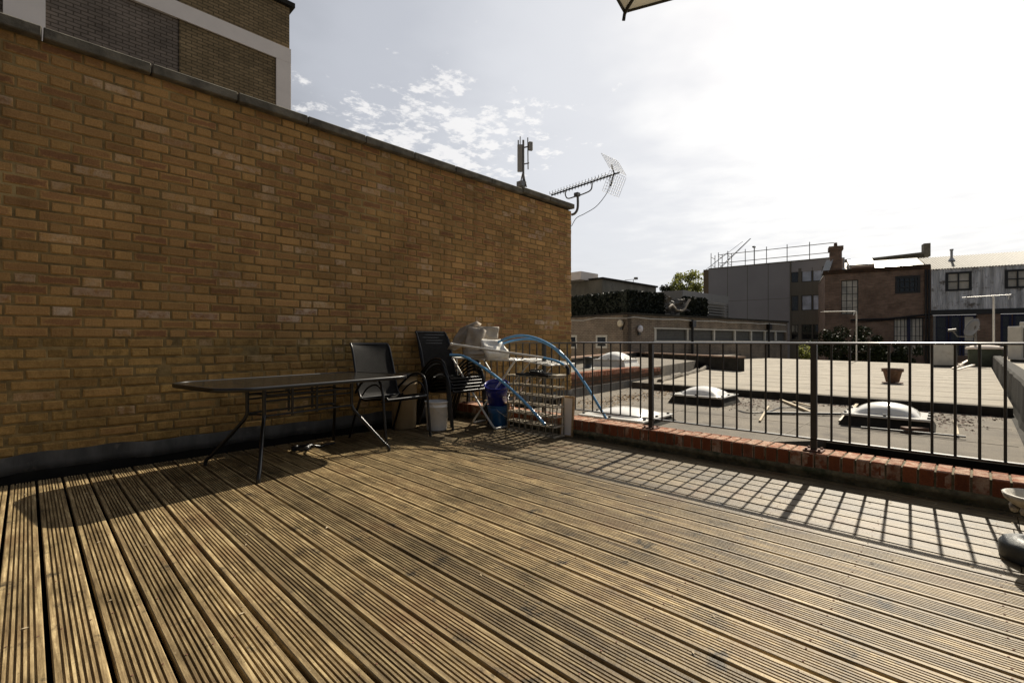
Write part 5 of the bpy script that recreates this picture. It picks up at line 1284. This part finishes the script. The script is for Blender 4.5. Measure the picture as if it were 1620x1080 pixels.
# --- roof equipment at right
def acunit(lb, p, rz, w_=.8, d_=.32, h_=.62, fan=True):
    t = thing('air_conditioner', lb, 'air conditioner', p, rz, 'air conditioning units on the roofs')
    mb = MB(); mb.bbox((-w_/2,-d_/2,.06),(w_/2,d_/2,.06+h_),.015); mb.build('casing', M['ac'], t)
    mb = MB()
    if fan:
        r = h_*.38; Rx = Matrix.Rotation(R(90),4,'X'); mb.lathe([(r,.0),(r,.02),(r-.02,.02),(r-.02,.0)], 24, (-w_*.15,-d_/2-.004,.06+h_/2), Rx)
        for k in range(6): mb.lathe([(r*k/6,.004),(r*k/6+.008,.012),(r*k/6+.016,.004)], 20, (-w_*.15,-d_/2-.004,.06+h_/2), Rx)
    else:
        for k in range(9): x = -w_/2+.06+k*(w_-.12)/8; mb.box((x-.012, -d_/2-.012, .12), (x+.012, -d_/2+.003, h_))
    mb.build('fan_grille', M['acdark'], t)
    mb = MB(); mb.box((-w_*.4,-d_/2,0),(-w_*.3,d_/2,.06)); mb.box((w_*.3,-d_/2,0),(w_*.4,d_/2,.06)); mb.build('feet', M['darkiron'], t)
    return t
q = gp(1491, 580, ZP); acunit('cream air conditioner standing on end at the far edge of the pale roof', (q.x, q.y, ZP), R(15), .34, .60, .74)
q = at(1608, 559, 13.5); acunit('tall ribbed white air conditioner at the right edge beyond the parapet', (q.x+.3, q.y-.25, .42), R(-40), .9, .36, .95, False)
q = at(1640, 556, 16.5); acunit('second white air conditioner further along the right hand roof', (q.x, q.y, .42), R(-40), .9, .36, 1.2, False)
# box with pale lid by parapet
bx = thing('roof_box', 'dark green roof box with pale lid beside the end of the felt parapet', 'box', (*at(1558, 562, 17.5).xy, ZP))
mb = MB(); mb.bbox((-.55,-.45,0),(.55,.45,.62),.03); mb.build('body', mat('dark_green_box', (.06,.07,.045), .7, var=.3), bx)
mb = MB(); mb.bbox((-.62,-.52,.62),(.62,.52,.70),.02); mb.lathe([(.42,.70),(.38,.74),(0,.78)], 20, smooth=True); mb.build('lid', M['whiterender'], bx)
# rubble by the AC
for i, (px, py, qx, qy, lb) in enumerate(((1508,584,1532,572,'white broken trim piece leaning in rubble left of the parapet end'), (1514,586,1540,580,'second white trim piece lying at the foot of the rubble'), (1500,578,1520,577,'small pale offcut behind the broken trim'))):
    p, q = gp(px, py, ZP), gp(qx, qy, ZP+.1); mb = MB(); mb.bar((p.x,p.y,ZP+.03), (q.x,q.y,ZP+.16), .09, .03); tag(mb.build('trim_offcut', M['whiterender']), lb, 'offcut')
# satellite dish
sd_ = thing('satellite_dish', 'pale satellite dish with feed arm seen edge on in front of the blue windows', 'satellite dish', (*at(1543, 545, 17.5).xy, ZP))
cz = 1-(520-540)/FPX*17.5-ZP
fw = wv(-.97, .22).normalized(); q = Vector((fw.x, fw.y, .35)).normalized().to_track_quat('Z','Y').to_matrix().to_4x4()
mb = MB(); mb.lathe([(0,.0),(.12,.012),(.25,.05),(.36,.11),(.365,.115),(.25,.062),(.12,.024),(0,.012)], 28, (0,0,cz), q); mb.build('reflector', M['plant'], sd_)
mb = MB(); f3 = Vector((fw.x, fw.y, .0)); mb.tube([Vector((0,0,cz-.3)), Vector((0,0,cz-.28))+f3*.55, Vector((0,0,cz-.05))+f3*.72], .02, 6); mb.tube([Vector((0,0,cz-.03))+f3*.6, Vector((0,0,cz-.06))+f3*.85], .045, 8); mb.build('feed_arm', M['darkgalv'], sd_)
mb = MB(); mb.tube([(0,0,0),(0,0,cz+.1)], .035, 8); mb.tube([(0,0,cz), f3*-.12+Vector((0,0,cz))], .05, 8); mb.build('mast', M['darkgalv'], sd_)
# aerial poles
def pole_aerial(lb, px, ybase, ytop, Z, arm0, arm1, zbase, r=.03, bright=True):
    c = at(px, ybase, Z); t = thing('television_aerial', lb, 'aerial', (c.x, c.y, zbase)); top = 1-(ytop-540)/FPX*Z - zbase
    mb = MB(); mb.tube([(0,0,0),(0,0,top)], r, 8); mb.build('mast', M['whitemetal'] if bright else M['darkgalv'], t)
    a, b = at(arm0[0],arm0[1],Z-.8)-Vector(t.location), at(arm1[0],arm1[1],Z+.8)-Vector(t.location)
    mb = MB(); mb.tube([a, b], .022, 6); d = (b-a).normalized(); e = Vector((-d.y, d.x, 0)).normalized()
    for k in range(14): c2 = a.lerp(b, k/14); mb.tube([c2-e*.13, c2+e*.13], .008, 4)
    mb.tube([b-Vector((0,0,.2))-d*.1, b+Vector((0,0,.02))], .02, 5); mb.tube([a.lerp(b,.55), (0,0,top-.02)], .02, 6); mb.build('antenna', M['whitemetal'] if bright else M['darkgalv'], t)
pole_aerial('tall pale aerial pole in front of the corrugated house', 1572, 545, 470, 18.5, (1529,470), (1597,466), ZP, .035)
pole_aerial('thin aerial pole standing in front of the dark brick house', 1355, 570, 492, 21.5, (1303,493), (1352,492), ZP, .028)
